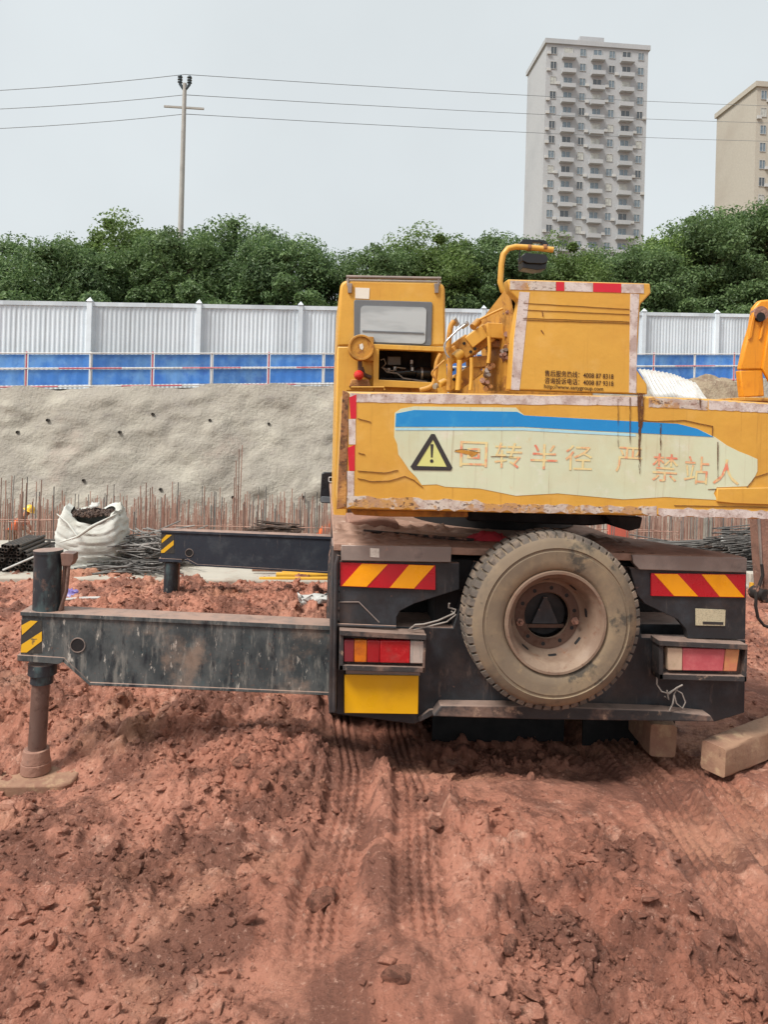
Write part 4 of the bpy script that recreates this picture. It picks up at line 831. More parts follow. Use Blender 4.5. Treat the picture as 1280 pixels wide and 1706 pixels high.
bm_ = MB(); q = p3(598, 625, YK - 0.1); bm_.lathe([(0, -0.04), (0.02, -0.035), (0.036, -0.015), (0.04, 0), (0.036, 0.02), (0.02, 0.036), (0, 0.04)], q, 20); bm_.build('red_knob', 'red', cab)
quad(YK - 0.06, 0.08, [(586, 632), (614, 632), (618, 644), (582, 644)], 'knob_base', 'rusty_edge', cab, bevel=0.006)
# machinery in the bay
mb = MB(); yb = YK + 0.22
mb.tube([p3(656, 622, yb), p3(680, 620, yb), p3(700, 620, yb)], 0.035, 14); mb.tube([p3(694, 621, yb - 0.02), p3(716, 622, yb - 0.02)], 0.048, 14); mb.tube([p3(686, 620, yb), p3(686, 602, yb)], 0.022, 12)
mb.tube([p3(634, 632, yb), p3(715, 634, yb)], 0.02, 10); eng = mb.build('intake_pipe', 'blackplastic', cab)
mb = MB(); mb.prism(pp(yb, [(646, 594), (668, 594), (668, 608), (646, 608)]), yb, yb + 0.08); mb.build('control_box', 'greyplastic', cab, bevel=0.004)
mb = MB()
for px, py in ((686, 600), (648, 613), (658, 611), (687, 612)): mb.cyl(p3(px, py, yb - 0.05), p3(px, py + 6, yb - 0.05), 0.014, n=10)
mb.cyl(p3(701, 622, yb - 0.03), p3(704, 622, yb - 0.03), 0.052, n=14); mb.build('clamp', 'chrome', cab)
mb = MB(); mb.tube([p3(634, 600, yb - 0.06), p3(640, 598, yb - 0.06), p3(643, 606, yb - 0.06), p3(637, 612, yb - 0.06), p3(645, 620, yb - 0.08), p3(662, 622, yb - 0.08), p3(672, 630, yb - 0.1), p3(690, 633, yb - 0.1), p3(712, 636, yb - 0.1)], 0.006, 6)
mb.tube([p3(636, 612, yb - 0.06), p3(646, 616, yb - 0.06), p3(656, 618, yb - 0.08), p3(662, 612, yb - 0.06), p3(676, 614, yb - 0.06)], 0.005, 6); mb.build('wiring', 'wire', cab)
# folded bar along the deck behind the counterweight (grab rail on the cab base)
mb = MB(); mb.tube([p3(585, 645, 5.3), p3(640, 645, 5.3), p3(641, 650, 5.3)], 0.006, 6); mb.build('grab_bar', 'yellow', cab)
# orange boom foot at the right-hand end of the tail
YO = 4.62
bf = MB().prism(pp(YO, [(1234, 616), (1243, 574), (1252, 545), (1258, 512), (1268, 500), (1290, 498), (1310, 520), (1310, 640), (1272, 616)]), YO, YO + 0.05).build('boom_foot', 'orange', crane, bevel=0.012)
quad(YO + 0.005, 0.06, [(1234, 617), (1272, 616), (1275, 660), (1239, 662)], 'foot_post', 'orange', bf, bevel=0.008)
quad(YO - 0.016, 0.03, [(1272, 614), (1280, 560), (1290, 520), (1312, 520), (1312, 640), (1286, 640)], 'cheek_plate', 'orange', bf, bevel=0.006)
quad(YO - 0.012, 0.03, [(1251, 547), (1257, 520), (1261, 520), (1254, 562), (1249, 566)], 'rib', 'orange', bf, bevel=0.004); quad(YO - 0.012, 0.03, [(1272, 537), (1276, 512), (1280, 512), (1271, 562), (1267, 566)], 'rib', 'orange', bf, bevel=0.004)
q = p3(1270, 522, YO - 0.02); MB().cyl(q, q + ay_ * 0.05, 0.048, n=18).build('pivot_bush', 'mudsteel', bf); q = p3(1269, 528, YO - 0.024); MB().cyl(q, q + ay_ * 0.05, 0.03, n=16).build('pivot_pin', 'dark', bf)
mb = MB(); mb.box(at(1235, 665, YO)[0], at(1312, 665, YO)[0], YO - 0.04, YO + 0.36, at(1240, 668, YO)[1], at(1240, 662, YO)[1]); mb.build('foot_plate', 'yellow_old', bf, bevel=0.004)

# ---- outriggers on the left side
def outrigger(Y, beam, flange, hole_, stripes, dark, tubeq, foot, rodm, dep, beammat):
    b = MB().prism(pp(Y, beam), Y, Y + dep).build('outrigger_beam', beammat, crane, bevel=0.008)
    for q in flange: quad(Y - 0.012, dep + 0.024, q, 'flange', beammat, b, bevel=0.003)
    if hole_:
        c = p3(*hole_, Y - 0.003); MB().lathe([(0, 0), (0.041, 0), (0.041, 0.004)], c, 24).build('pin_hole', 'dark', b); MB().lathe([(0.040, 0.002), (0.0415, -0.003), (0.046, -0.003), (0.047, 0.004)], c, 24).build('hole_rim', 'greysteel', b)
    quad(Y - 0.0022, 0.004, dark, 'warning_panel', 'beam_black', b)
    for q in stripes: quad(Y - 0.0042, 0.004, q, 'yellow_stripe', 'beam_yellow', b)
    return b
b1 = outrigger(4.72, [(35, 1023), (555, 1046), (549, 1158), (149, 1140), (106, 1098), (34, 1093)],
    [[(33, 1019), (556, 1043), (556, 1051), (33, 1026)], [(28, 1091), (106, 1096), (108, 1102), (96, 1107), (28, 1101)], [(106, 1096), (150, 1138), (150, 1144), (103, 1102)], [(149, 1137), (549, 1154), (549, 1159), (149, 1142)]], (129, 1075),
    [[(35, 1042), (36, 1058), (62, 1035), (50, 1034)], [(35, 1074), (34, 1087), (44, 1087), (69, 1068), (69, 1052)]], [(35, 1033), (69, 1034), (69, 1088), (34, 1090)], None, None, None, 0.16, 'beam')
yj = 4.80
mb = MB(); mb.cyl(p3(77, 1024, yj), p3(80, 918, yj), 0.083, n=28); mb.cyl(p3(80, 921, yj), p3(80, 916, yj), 0.088, n=28); mb.build('jack_cylinder', 'cylinder', b1)
mb = MB(); mb.tube([p3(103, 1022, yj), p3(108, 930, yj)], 0.012, 8); mb.tube([p3(98, 1022, yj - 0.03), p3(110, 985, yj - 0.03), p3(115, 930, yj - 0.03)], 0.012, 8)
mb.prism(pp(yj - 0.05, [(100, 922), (106, 921), (122, 923), (122, 934), (117, 943), (102, 943)]), yj - 0.05, yj + 0.04); mb.build('jack_line', 'rod', b1, bevel=0.003)
mb = MB(); mb.cyl(p3(71, 1104, yj), p3(70, 1122, yj), 0.085, n=28); mb.cyl(p3(70, 1121, yj), p3(69, 1137, yj), 0.068, n=28); mb.build('jack_collar', 'cylinder', b1)
MB().cyl(p3(68, 1132, yj), p3(61, 1252, yj), 0.054, n=24).build('piston_rod', 'rod', b1)
FT = p3(60, 1252, yj); mb = MB(); mb.cyl(FT + Vector((0, 0, 0.02)), FT - Vector((0, 0, 0.06)), 0.075, 0.085, n=24); mb.cyl(FT - Vector((0, 0, 0.06)), FT - Vector((0, 0, 0.125)), 0.088, 0.09, n=24); mb.build('jack_foot', 'mudsteel', b1, bevel=0.004)
b2 = outrigger(8.6, [(268, 885), (553, 897), (553, 954), (328, 941), (312, 932), (267, 931)],
    [[(267, 883), (554, 894), (554, 899), (267, 887)], [(264, 930), (303, 932), (303, 937), (264, 936)], [(312, 931), (328, 940), (553, 953), (553, 956), (326, 943), (308, 933)]], (315, 921),
    [[(269, 899), (269, 905), (286, 891), (277, 891)], [(268, 917), (268, 921), (273, 921), (289, 908), (289, 900)]], [(268, 890), (290, 891), (290, 922), (268, 922)], None, None, None, 0.16, 'beam_clean')
yj = 8.68; mb = MB(); mb.cyl(p3(286, 936, yj), p3(283, 1004, yj), 0.083, 0.080, n=24); mb.build('jack_cylinder', 'cylinder', b2)
MB().cyl(p3(283, 1002, yj), p3(280, 1075, yj), 0.055, n=20).build('piston_rod', 'rod', b2)
mb = MB(); mb.tube([p3(298, 938, yj), p3(296, 1002, yj)], 0.014, 8); mb.build('jack_line', 'mudsteel', b2)
mb = MB(); zf = p3(280, 1075, yj); mb.cyl(zf + Vector((0, 0, 0.02)), zf - Vector((0, 0, 0.1)), 0.12, 0.2, n=20); mb.build('jack_foot', 'mudsteel', b2)
MB().box(0.16, 2.5, 4.725, 5.04, 0.44, 0.86).build('outrigger_housing', 'black', crane, bevel=0.01); MB().box(0.16, 2.5, 8.59, 8.92, 0.42, 0.88).build('outrigger_housing', 'black', crane, bevel=0.01)
# road wheels
wheel_src = None
def road_wheel(x, y, z=0.50):
    global wheel_src
    loc = Vector((x, y, z)) - Vector((1.38, 6.5, 0))
    if wheel_src is None:
        prof_ = [(0.26, -0.09), (0.30, -0.135), (0.42, -0.14), (0.50, -0.125), (0.53, -0.10), (0.53, 0.10), (0.50, 0.125), (0.42, 0.14), (0.30, 0.135), (0.26, 0.09)]
        t = MB().lathe(prof_, (0, 0, 0), 48)
        for k in range(44):
            for s_ in (-1, 1):
                q = 2 * math.pi * (k + 0.25 * s_) / 44; c = Vector((0.53 * math.cos(q), s_ * 0.068, 0.53 * math.sin(q)))
                t.obox(c, Vector((-math.sin(q), 0, math.cos(q))) * 0.022, Vector((0, 0.058, 0)), Vector((math.cos(q), 0, math.sin(q))) * 0.014)
        o = t.build('wheel', 'darktyre', None); o.parent = crane; WL[o.name] = WL['truck_crane']
        r_ = MB().lathe([(0.265, -0.10), (0.25, -0.06), (0.22, 0.03), (0.1, 0.03), (0.1, -0.05), (0, -0.05)], (0, 0, 0), 32).build('rim', 'rimdark', None); r_.parent = o
        o.rotation_euler = (0, 0, R(90)); o.location = loc; wheel_src = (o, r_); return
    o = share(wheel_src[0], 'wheel', crane, loc, (0, 0, R(90))); share(wheel_src[1], 'rim', o)
for y in (5.72, 7.0):
    for x in (0.24, 0.61, 2.09, 2.46): road_wheel(x, y, 0.475)
road_wheel(0.36, 9.55); road_wheel(2.3, 9.55)
# carrier cab far in front, with its mirror
mb = MB(); mb.prism([(0.26, 0.9), (1.15, 0.9), (1.15, 2.25), (1.05, 2.38), (0.36, 2.38), (0.26, 2.25)], 9.0, 10.9); mb.build('carrier_cab', 'yellow', crane, bevel=0.03)
mi_ = quad(9.2, 0.08, rounded([(536, 787), (556, 787), (554, 839), (533, 838)], 5), 'wing_mirror', 'blackplastic', crane, bevel=0.01)
quad(9.19, 0.02, rounded([(535, 827), (554, 828), (553, 838), (534, 837)], 3), 'mirror_housing', 'greyplastic', mi_, bevel=0.004)
fr = MB(); A_ = rounded([(548, 795), (557, 795), (557, 803), (548, 803)], 2); fr.tube([p3(x, y, 9.19) for x, y in A_ + A_[:1]], 0.006, 6); fr.build('mirror_badge', 'railwhite', mi_)
mb = MB(); mb.tube([p3(556, 790, 9.25), p3(566, 780, 9.25)], 0.012, 8); mb.tube([p3(555, 836, 9.25), p3(566, 838, 9.25)], 0.012, 8); mb.build('mirror_arm', 'blackplastic', mi_)

# ================================================================== THINGS ON THE MUD
# timber pad under the rear jack
zf = FT.z - 0.125
t_ = thing('timber_pad', 'round-edged timber pad under the near jack foot', 'timber', (FT.x, FT.y, zf - 0.09))
mb = MB(); mb.slab(rounded([(FT.x - 0.55, 4.62), (FT.x + 0.27, 4.62), (FT.x + 0.27, 5.10), (FT.x - 0.55, 5.10)], 0.09, 6), zf - 0.115, zf - 0.002); mb.build('board', 'timber', t_, bevel=0.012)
mb = MB(); mb.slab(rounded([(FT.x - 0.6, 4.57), (FT.x + 0.31, 4.57), (FT.x + 0.31, 5.14), (FT.x - 0.6, 5.14)], 0.06, 6), zf - 0.24, zf - 0.119); mb.build('board', 'timber', t_, bevel=0.02)
def beam_block(name, c, ang, ln, wd, ht, label, tilt=0.0, seed=0):
    bm = bmesh.new(); bmesh.ops.create_grid(bm, x_segments=1, y_segments=1, size=0.5); bm.free()
    rg = random.Random(seed); nxs = 14; prof_ = rounded([(-wd / 2, -ht / 2), (wd / 2, -ht / 2), (wd / 2, ht / 2), (-wd / 2, ht / 2)], 0.022, 3); m_ = MB(); n_ = len(prof_); vs_ = []
    for i in range(nxs + 1):
        x = -ln / 2 + ln * i / nxs; k = 1 - (0.05 if i in (0, nxs) else 0)
        for a, b in prof_: vs_.append((x + rg.uniform(-1, 1) * 0.004, a * k + rg.uniform(-1, 1) * 0.004, b * k + rg.uniform(-1, 1) * 0.004))
    fs = [(i * n_ + k, i * n_ + (k + 1) % n_, (i + 1) * n_ + (k + 1) % n_, (i + 1) * n_ + k) for i in range(nxs) for k in range(n_)] + [tuple(range(n_)), tuple(range(nxs * n_, nxs * n_ + n_))]
    m_.add(vs_, fs); o = m_.build(name, 'timber', None, sharp=40); o.location = c; o.rotation_euler = (tilt, 0, ang); return tag(o, label, 'timber')
ex, ey = gnd(1197, 1297, -0.01)
d_ = Vector((math.cos(R(30)), math.sin(R(30)))); L_ = 1.3
beam_block('timber_block', (ex + d_.x * L_ / 2, ey + 0.06 + d_.y * L_ / 2, 0.085), R(30), L_, 0.17, 0.19, 'squared muddy timber baulk lying on the mud right of the truck', seed=3)
ex, ey = gnd(1113, 1262, 0.0)
beam_block('timber_block', (ex + 0.02, ey + 0.42, 0.10), R(84), 0.8, 0.18, 0.22, 'squared timber baulk half under the bumper in shadow', seed=5)

# red rag on the deck
zz = dz(1.05) + 0.004
mb = MB(); vs_ = []; fs = []; rg = random.Random(4); nu, nv = 16, 8
for j in range(nv + 1):
    for i in range(nu + 1):
        u, v = i / nu, j / nv; e = math.sin(math.pi * u) ** 0.5 * math.sin(math.pi * v) ** 0.5
        vs_.append((0.985 + 0.26 * u + 0.01 * rg.uniform(-1, 1), 4.72 + 0.16 * v, zz + 0.055 * e * (0.75 + 0.4 * rg.random())))
fs = [(j * (nu + 1) + i, j * (nu + 1) + i + 1, (j + 1) * (nu + 1) + i + 1, (j + 1) * (nu + 1) + i) for j in range(nv) for i in range(nu)]
mb.add(vs_, fs); single(mb, 'cloth_rag', 'redcloth', 'crumpled red rag on the deck left of the spare tyre', 'rag', sharp=80)
# a dark lath lying along the deck
mb = MB(); a, b = Vector((0.30, 4.95, dz(0.3) + 0.012)), Vector((1.0, 4.70, dz(1.0) + 0.012)); mb.tube([a, b], 0.011, 6)
single(mb, 'steel_bar', 'rubberhose', 'thin dark bar lying across the dusty deck', 'bar')
# litter on the mud between the outriggers
def sheet(name, pts, mat, label, cat, amp=0.02, n_=8, seed=1):
    P = [Vector(p) for p in pts]; rg = random.Random(seed); vs_ = []
    for j in range(n_ + 1):
        for i in range(n_ + 1):
            u, v = i / n_, j / n_; q = P[0] * (1 - u) * (1 - v) + P[1] * u * (1 - v) + P[2] * u * v + P[3] * (1 - u) * v
            vs_.append(q + Vector((rg.uniform(-1, 1), rg.uniform(-1, 1), rg.uniform(0, 2))) * amp)
    m_ = MB(); m_.add(vs_, [(j * (n_ + 1) + i, j * (n_ + 1) + i + 1, (j + 1) * (n_ + 1) + i + 1, (j + 1) * (n_ + 1) + i) for j in range(n_) for i in range(n_)])
    o = single(m_, name, mat, label, cat, sharp=30); sd_ = o.modifiers.new('thickness', 'SOLIDIFY'); sd_.thickness = 0.004; return o
YL = 8.1
sheet('plastic_scrap', [p3(498, 998, YL), p3(507, 1016, YL), p3(560, 1002, YL - 0.05), p3(556, 990, YL + 0.06)], 'litter', 'crumpled white plastic strip on the mud left of the truck', 'litter', 0.03, 7, 2)
sheet('plastic_scrap', [p3(496, 990, YL), p3(501, 992, YL), p3(512, 1014, YL), p3(500, 1012, YL)], 'litter', 'small torn white plastic flap beside the larger strip', 'litter', 0.015, 5, 5)
x, y = gnd(116, 992, 0.05); z = gh(x, y)
sheet('wrapper', [(x - 0.07, y, z + 0.02), (x + 0.07, y - 0.02, z + 0.02), (x + 0.09, y + 0.04, z + 0.12), (x - 0.05, y + 0.06, z + 0.12)], 'purple', 'small violet wrapper on the mud behind the near jack', 'litter', 0.015, 5, 7)
x, y = gnd(135, 1003, 0.04); z = gh(x, y)
mb = MB(); mb.tube([(x - 0.2, y, z + 0.03), (x, y + 0.02, z + 0.045), (x + 0.2, y + 0.02, z + 0.05)], 0.016, 7); single(mb, 'stick', 'litter', 'short pale stick on the mud behind the near jack', 'stick')

# ================================================================== ON AND BEHIND THE SLAB
ZS = 0.085
# bulk bag of couplers
bx, by = (at(147, 900, 10.4)[0], 10.62)
bag = thing('bulk_bag', 'slumped white woven bulk bag full of rusty scrap on the slab', 'bag', (bx, by, ZS))
mb = MB(); nu, nv = 72, 30; vs_ = []
for j in range(nv + 1):
    v = j / nv
    for i in range(nu):
        a = 2 * math.pi * i / nu; ca, sa = math.cos(a), math.sin(a)
        sq = 1 / max(abs(ca), abs(sa)) ** 0.55                       # squarish plan
        r_ = 0.43 * sq * (0.93 + 0.14 * math.sin(math.pi * min(1, v * 1.02)) - 0.10 * v ** 6)
        fold = 0.008 * math.sin(v * 34 + 2.2 * math.sin(a * 2.0) + 1.2 * math.sin(a * 5)) + 0.008 * math.sin(a * 11 + v * 9) * v + 0.007 * math.sin(v * 61 + a * 3 + math.sin(a * 7)) + 0.005 * math.sin(v * 95 + a * 13)
        topz = 0.80 + 0.05 * math.sin(a * 2 + 0.7) - 0.17 * max(0, -sa) ** 3 + 0.03 * math.sin(a * 7)
        vs_.append((bx + (r_ + fold) * ca, by + (r_ + fold) * sa * 0.9, ZS + topz * v + 0.008 * math.sin(a * 9)))
for i in range(nu):      # rolled-in mouth
    a = 2 * math.pi * i / nu; p = Vector(vs_[nv * nu + i]); vs_.append((bx + (p.x - bx) * 0.80, by + (p.y - by) * 0.80, p.z - 0.045))
fs = [(j * nu + i, j * nu + (i + 1) % nu, (j + 1) * nu + (i + 1) % nu, (j + 1) * nu + i) for j in range(nv + 1) for i in range(nu)]
mb.add(vs_, fs); mb.build('sack', 'bag', bag, sharp=70)
mb = MB(); pts = [(bx - 0.30, by - 0.47, ZS + 0.38), (bx - 0.05, by - 0.52, ZS + 0.47), (bx + 0.12, by - 0.50, ZS + 0.60), (bx + 0.40, by - 0.36, ZS + 0.76)]
mb.tube(pts, [0.008, 0.018, 0.026, 0.008], 6); mb.tube([pts[1], (bx - 0.2, by - 0.46, ZS + 0.64), (bx - 0.40, by - 0.3, ZS + 0.74)], [0.016, 0.016, 0.006], 6); mb.build('twisted_loop', 'bag', bag, sharp=70)
mb = MB(); rg = random.Random(2)
for k in range(420):
    a = rg.random() * 6.28; r_ = 0.36 * math.sqrt(rg.random()); c = Vector((bx + r_ * math.cos(a), by + r_ * math.sin(a) * 0.85, ZS + 0.70 + 0.06 * (1 - r_ / 0.36) + 0.03 * rg.random()))
    d = Vector((rg.gauss(0, 1), rg.gauss(0, 1), rg.gauss(0, 0.5))).normalized() * 0.028; mb.tube([c - d, c + d], 0.014, 5)
mb.build('scrap_couplers', 'scrap', bag, kind='stuff')
sheet('cloth_scrap', [(bx - 0.05, by - 0.05, ZS + 0.80), (bx + 0.06, by - 0.05, ZS + 0.80), (bx + 0.05, by + 0.05, ZS + 0.86), (bx - 0.05, by + 0.05, ZS + 0.86)], 'litter', 'small white scrap lying on top of the bulk bag', 'litter', 0.012, 4, 3)
# bundle of scaffold tubes seen end on
px0, pz0 = at(16, 925, 10.1); pb = thing('pipe_bundle', 'bundle of dark steel tubes stacked end-on at the left edge', 'pipes', (px0, 10.08, ZS))
src = MB(); src.lathe([(0.024, 0.9), (0.024, 0.0), (0.0205, 0.0), (0.0205, 0.9)], (0, 0, 0), 12, 0, True); p0 = src.build('pipe', 'pipe', None); first = True; rg = random.Random(3)
for row in range(8):
    nrow = 13 - row - (1 if row > 5 else 0)
    for k in range(nrow):
        loc = ((k - (nrow - 1) / 2) * 0.05, rg.uniform(-0.06, 0.06), 0.026 + row * 0.0435)
        if first: p0.parent = pb; p0.location = loc; first = False
        else: share(p0, 'pipe', pb, loc)
# pale batten leaning over the tubes
mb = MB(); a, b = p3(4, 950, 9.95), p3(62, 925, 10.05); mb.tube([a, b], 0.014, 6); single(mb, 'batten', 'litter', 'pale batten leaning across the tube bundle', 'batten')
# tangles and stacks of loose reinforcing bars
def bar_pile(cx, cy, hw, hd, hgt, n_, ln, spread, label, seed, ang0=0.0, mat='rebargrey', z0=ZS, rad=0.011):
    rg = random.Random(seed); t = thing('rebar_pile', label, 'rebar', (cx, cy, z0)); m_ = MB()
    for k in range(n_):
        u = rg.uniform(-1, 1); h = hgt * (1 - u * u) * rg.random() ** 0.7
        a = ang0 + rg.gauss(0, spread); l = ln * rg.uniform(0.6, 1.1) / 2; c = Vector((cx + u * hw, cy + rg.uniform(-hd, hd), z0 + 0.012 + h)); tl = rg.gauss(0, 0.05 + spread * 0.12)
        d = Vector((math.cos(a), math.sin(a), tl)); sag = Vector((0, 0, -0.04 * rg.random()))
        P = [c - d * l, c - d * l * 0.3 + sag * 0.3, c + d * l * 0.3 + sag * 0.3, c + d * l]
        for q in P: q.z = max(q.z, z0 + 0.012)
        m_.tube(P, rad, 5)
    m_.build('bars', mat, t, kind='stuff'); return t
X = lambda px, Y: at(px, 900, Y)[0]
bar_pile(X(250, 10.7), 10.8, 0.50, 0.45, 0.42, 150, 1.1, 0.7, 'tangled heap of grey reinforcing bars right of the bulk bag', 11)
bar_pile(X(215, 10.2), 10.25, 0.35, 0.3, 0.14, 60, 0.9, 0.6, 'low spill of grey bars at the foot of the bulk bag', 12)
bar_pile(X(72, 11.9), 11.9, 0.2, 0.3, 0.11, 40, 0.8, 0.04, 'straight stack of grey bars left behind the bulk bag', 13)
bar_pile(X(212, 11.2), 11.1, 0.10, 0.3, 0.30, 60, 0.5, 0.05, 'short cut bars stacked close behind the bulk bag', 14)
bar_pile(X(458, 12.4), 12.3, 0.26, 0.2, 0.26, 80, 0.7, 0.22, 'dark bundle of bent bars showing above the far outrigger beam', 15, mat='scrap', z0=ZS + 0.14)
mb = MB(); mb.box(X(430, 12.3), X(490, 12.3), 12.1, 12.5, ZS, ZS + 0.135); single(mb, 'bearer', 'timber', 'timber bearer under the dark bundle of bent bars', 'timber', bevel=0.01)
bar_pile(X(1030, 11.2), 11.6, 0.6, 0.3, 0.12, 70, 1.8, 0.06, 'flat stack of long bars seen under the left of the tail gap', 16)
bar_pile(X(1150, 11.4), 11.9, 0.7, 0.3, 0.26, 110, 1.9, 0.05, 'flat stack of long bars seen under the middle of the tail gap', 17)
bar_pile(X(1215, 11.2), 11.3, 0.25, 0.3, 0.26, 70, 0.8, 0.10, 'short stack of bars left of the slanting bundle', 18, mat='scrap')
t = bar_pile(X(1262, 11.0), 11.2, 0.34, 0.5, 0.62, 190, 1.3, 0.12, 'tall slanting bundle of grey bars at the right edge', 19, ang0=R(24))
bar_pile(X(1262, 10.4), 10.4, 0.3, 0.3, 0.22, 80, 0.9, 0.10, 'low bundle of grey bars in front of the slanting bundle', 20)
# pale form boards beside the slanting bundle
mb = MB(); c = p3(1262, 974, 9.75); mb.box(c.x - 0.12, c.x + 0.25, 9.72, 9.90, -0.02, 0.25); single(mb, 'concrete_block', 'concrete', 'pale concrete block against the slab at the right edge', 'block', bevel=0.015)
mb = MB(); c = p3(1254, 1000, 9.6); mb.cyl((c.x, 9.62, -0.05), (c.x, 9.62, 0.14), 0.035, 0.03, n=12); single(mb, 'yellow_stake', 'yellowpole', 'short yellow stake in the mud at the right edge', 'stake')
# yellow poles on the slab edge
for k, (x0, y0, x1, y1, r_) in enumerate([(432, 965, 560, 964, 0.030), (432, 970, 562, 972, 0.026), (460, 958, 560, 957, 0.034), (470, 954, 562, 953, 0.026), (475, 963, 560, 961, 0.024), (420, 950, 520, 953, 0.022)]):
    Yp = 9.8 + 0.07 * k; a, b = p3(x0, y0, Yp), p3(x1, y1, Yp); b = a + (b - a) * 1.9
    mb = MB(); zb = max(0, ZS + r_ - min(a.z, b.z)) if Yp > 9.95 else 0; P = [a + (b - a) * t / 6 + Vector((0, 0, zb + 0.004 * math.sin(t * 2 + k))) for t in range(7)]; mb.tube(P, r_, 10)
    single(mb, 'pole', 'yellowpole' if k != 5 else 'timber', 'weathered yellow pole in the loose stack on the slab edge' if k != 5 else 'brown pole lying farthest back in the pole stack', 'pole', 'poles on the slab edge' if k != 5 else None)

# starter bars standing in the pit: each a thing of its own
src = MB(); src.tube([(0, 0, 0), (0.004, 0.003, 0.5), (0, 0, 1.0)], [0.011, 0.011, 0.011], 5); r0 = src.build('starter_bar', 'rebar', None)
r0g = MB().tube([(0, 0, 0), (0, 0.004, 0.5), (0, 0, 1.0)], 0.011, 5).build('starter_bar', 'rebargrey', None)
rg = random.Random(21); spots = []
def bars(px0, px1, n_, top0, top1, y0, y1, g=0.3):
    for k in range(n_): spots.append((rg.uniform(px0, px1), rg.uniform(top0, top1), rg.uniform(y0, y1), rg.random() < g))
bars(0, 75, 26, 790, 850, 15, 19); bars(75, 260, 36, 805, 865, 15, 22, 0.6); bars(228, 262, 16, 800, 850, 15, 17, 0.1); bars(262, 380, 26, 800, 855, 16, 22, 0.5)
bars(380, 412, 12, 795, 850, 15, 17, 0.1); bars(398, 403, 3, 735, 780, 16, 17, 0.1); bars(412, 556, 40, 808, 858, 16, 22, 0.6); bars(520, 550, 8, 815, 850, 15, 17, 0.2)
bars(970, 1045, 16, 860, 872, 14, 17, 0.6); bars(1040, 1245, 96, 835, 868, 14, 22, 0.4)
used = [False, False]
for px, top, Yq, gy in spots:
    x, zt = at(px, top, Yq); zt = max(zt, -1.4); src_ = r0g if gy else r0; i = int(gy)
    if used[i]: o = src_.copy(); COL.objects.link(o)
    else: o = src_; used[i] = True
    o.location = (x, Yq, -2.06); o.scale = (1.0, 1.0, zt + 2.06); o.rotation_euler = (rg.gauss(0, 0.012), rg.gauss(0, 0.016), rg.random() * 6)
    tag(o, 'thin rusty reinforcing bar standing upright in the foundation pit', 'rebar', 'starter bars standing in the pit')
# distant forest of thinner bars nobody could count
m_ = MB(); rg = random.Random(33)
for k in range(1500):
    px = rg.uniform(-60, 1340); Yq = rg.uniform(19, 24.5); tall = 818 + 54 * rg.random() ** 0.6; x, zt = at(px, tall, Yq)
    m_.tube([(x, Yq, -2.06), (x + rg.gauss(0, 0.02), Yq, zt)], 0.012, 3, cap=False)
for k in range(20):
    Yq = rg.uniform(15, 22); zc = at(0, 880, Yq)[1] + rg.uniform(-0.1, 0.25); x0 = rg.uniform(-9, 8); m_.tube([(x0, Yq, zc), (x0 + rg.uniform(1, 4), Yq, zc)], 0.010, 3, cap=False)
o = m_.build('rebar_thicket', 'rebar', None, kind='stuff'); tag(o, 'dense thicket of thin starter bars along the foot of the slope', 'rebar')
# boards and a sack among the bars right of the truck
mb = MB(); c = p3(1030, 885, 15.5); mb.box(c.x - 0.20, c.x + 0.24, 15.5, 15.6, -2.06, p3(1030, 868, 15.5).z); single(mb, 'form_board', 'panelred', 'faded red board standing among the bars under the tail', 'board', bevel=0.01)
c = p3(1212, 895, 14.0); m_ = MB(); m_.box(c.x - 0.06, c.x + 0.06, 14.0, 14.08, -2.06, p3(1212, 878, 14).z); single(m_, 'steel_post', 'dark', 'short dark post among the bars above the right reflector board', 'post', bevel=0.006)
m_ = MB(); m_.lathe([(0, -0.11), (0.09, -0.10), (0.13, -0.03), (0.12, 0.06), (0.05, 0.12), (0.02, 0.13)], (0, 0, 0), 14); o = single(m_, 'white_sack', 'litter', 'small white sack hanging before the short dark post', 'sack'); o.rotation_euler = (R(90), 0, 0); o.location = p3(1209, 904, 13.85)

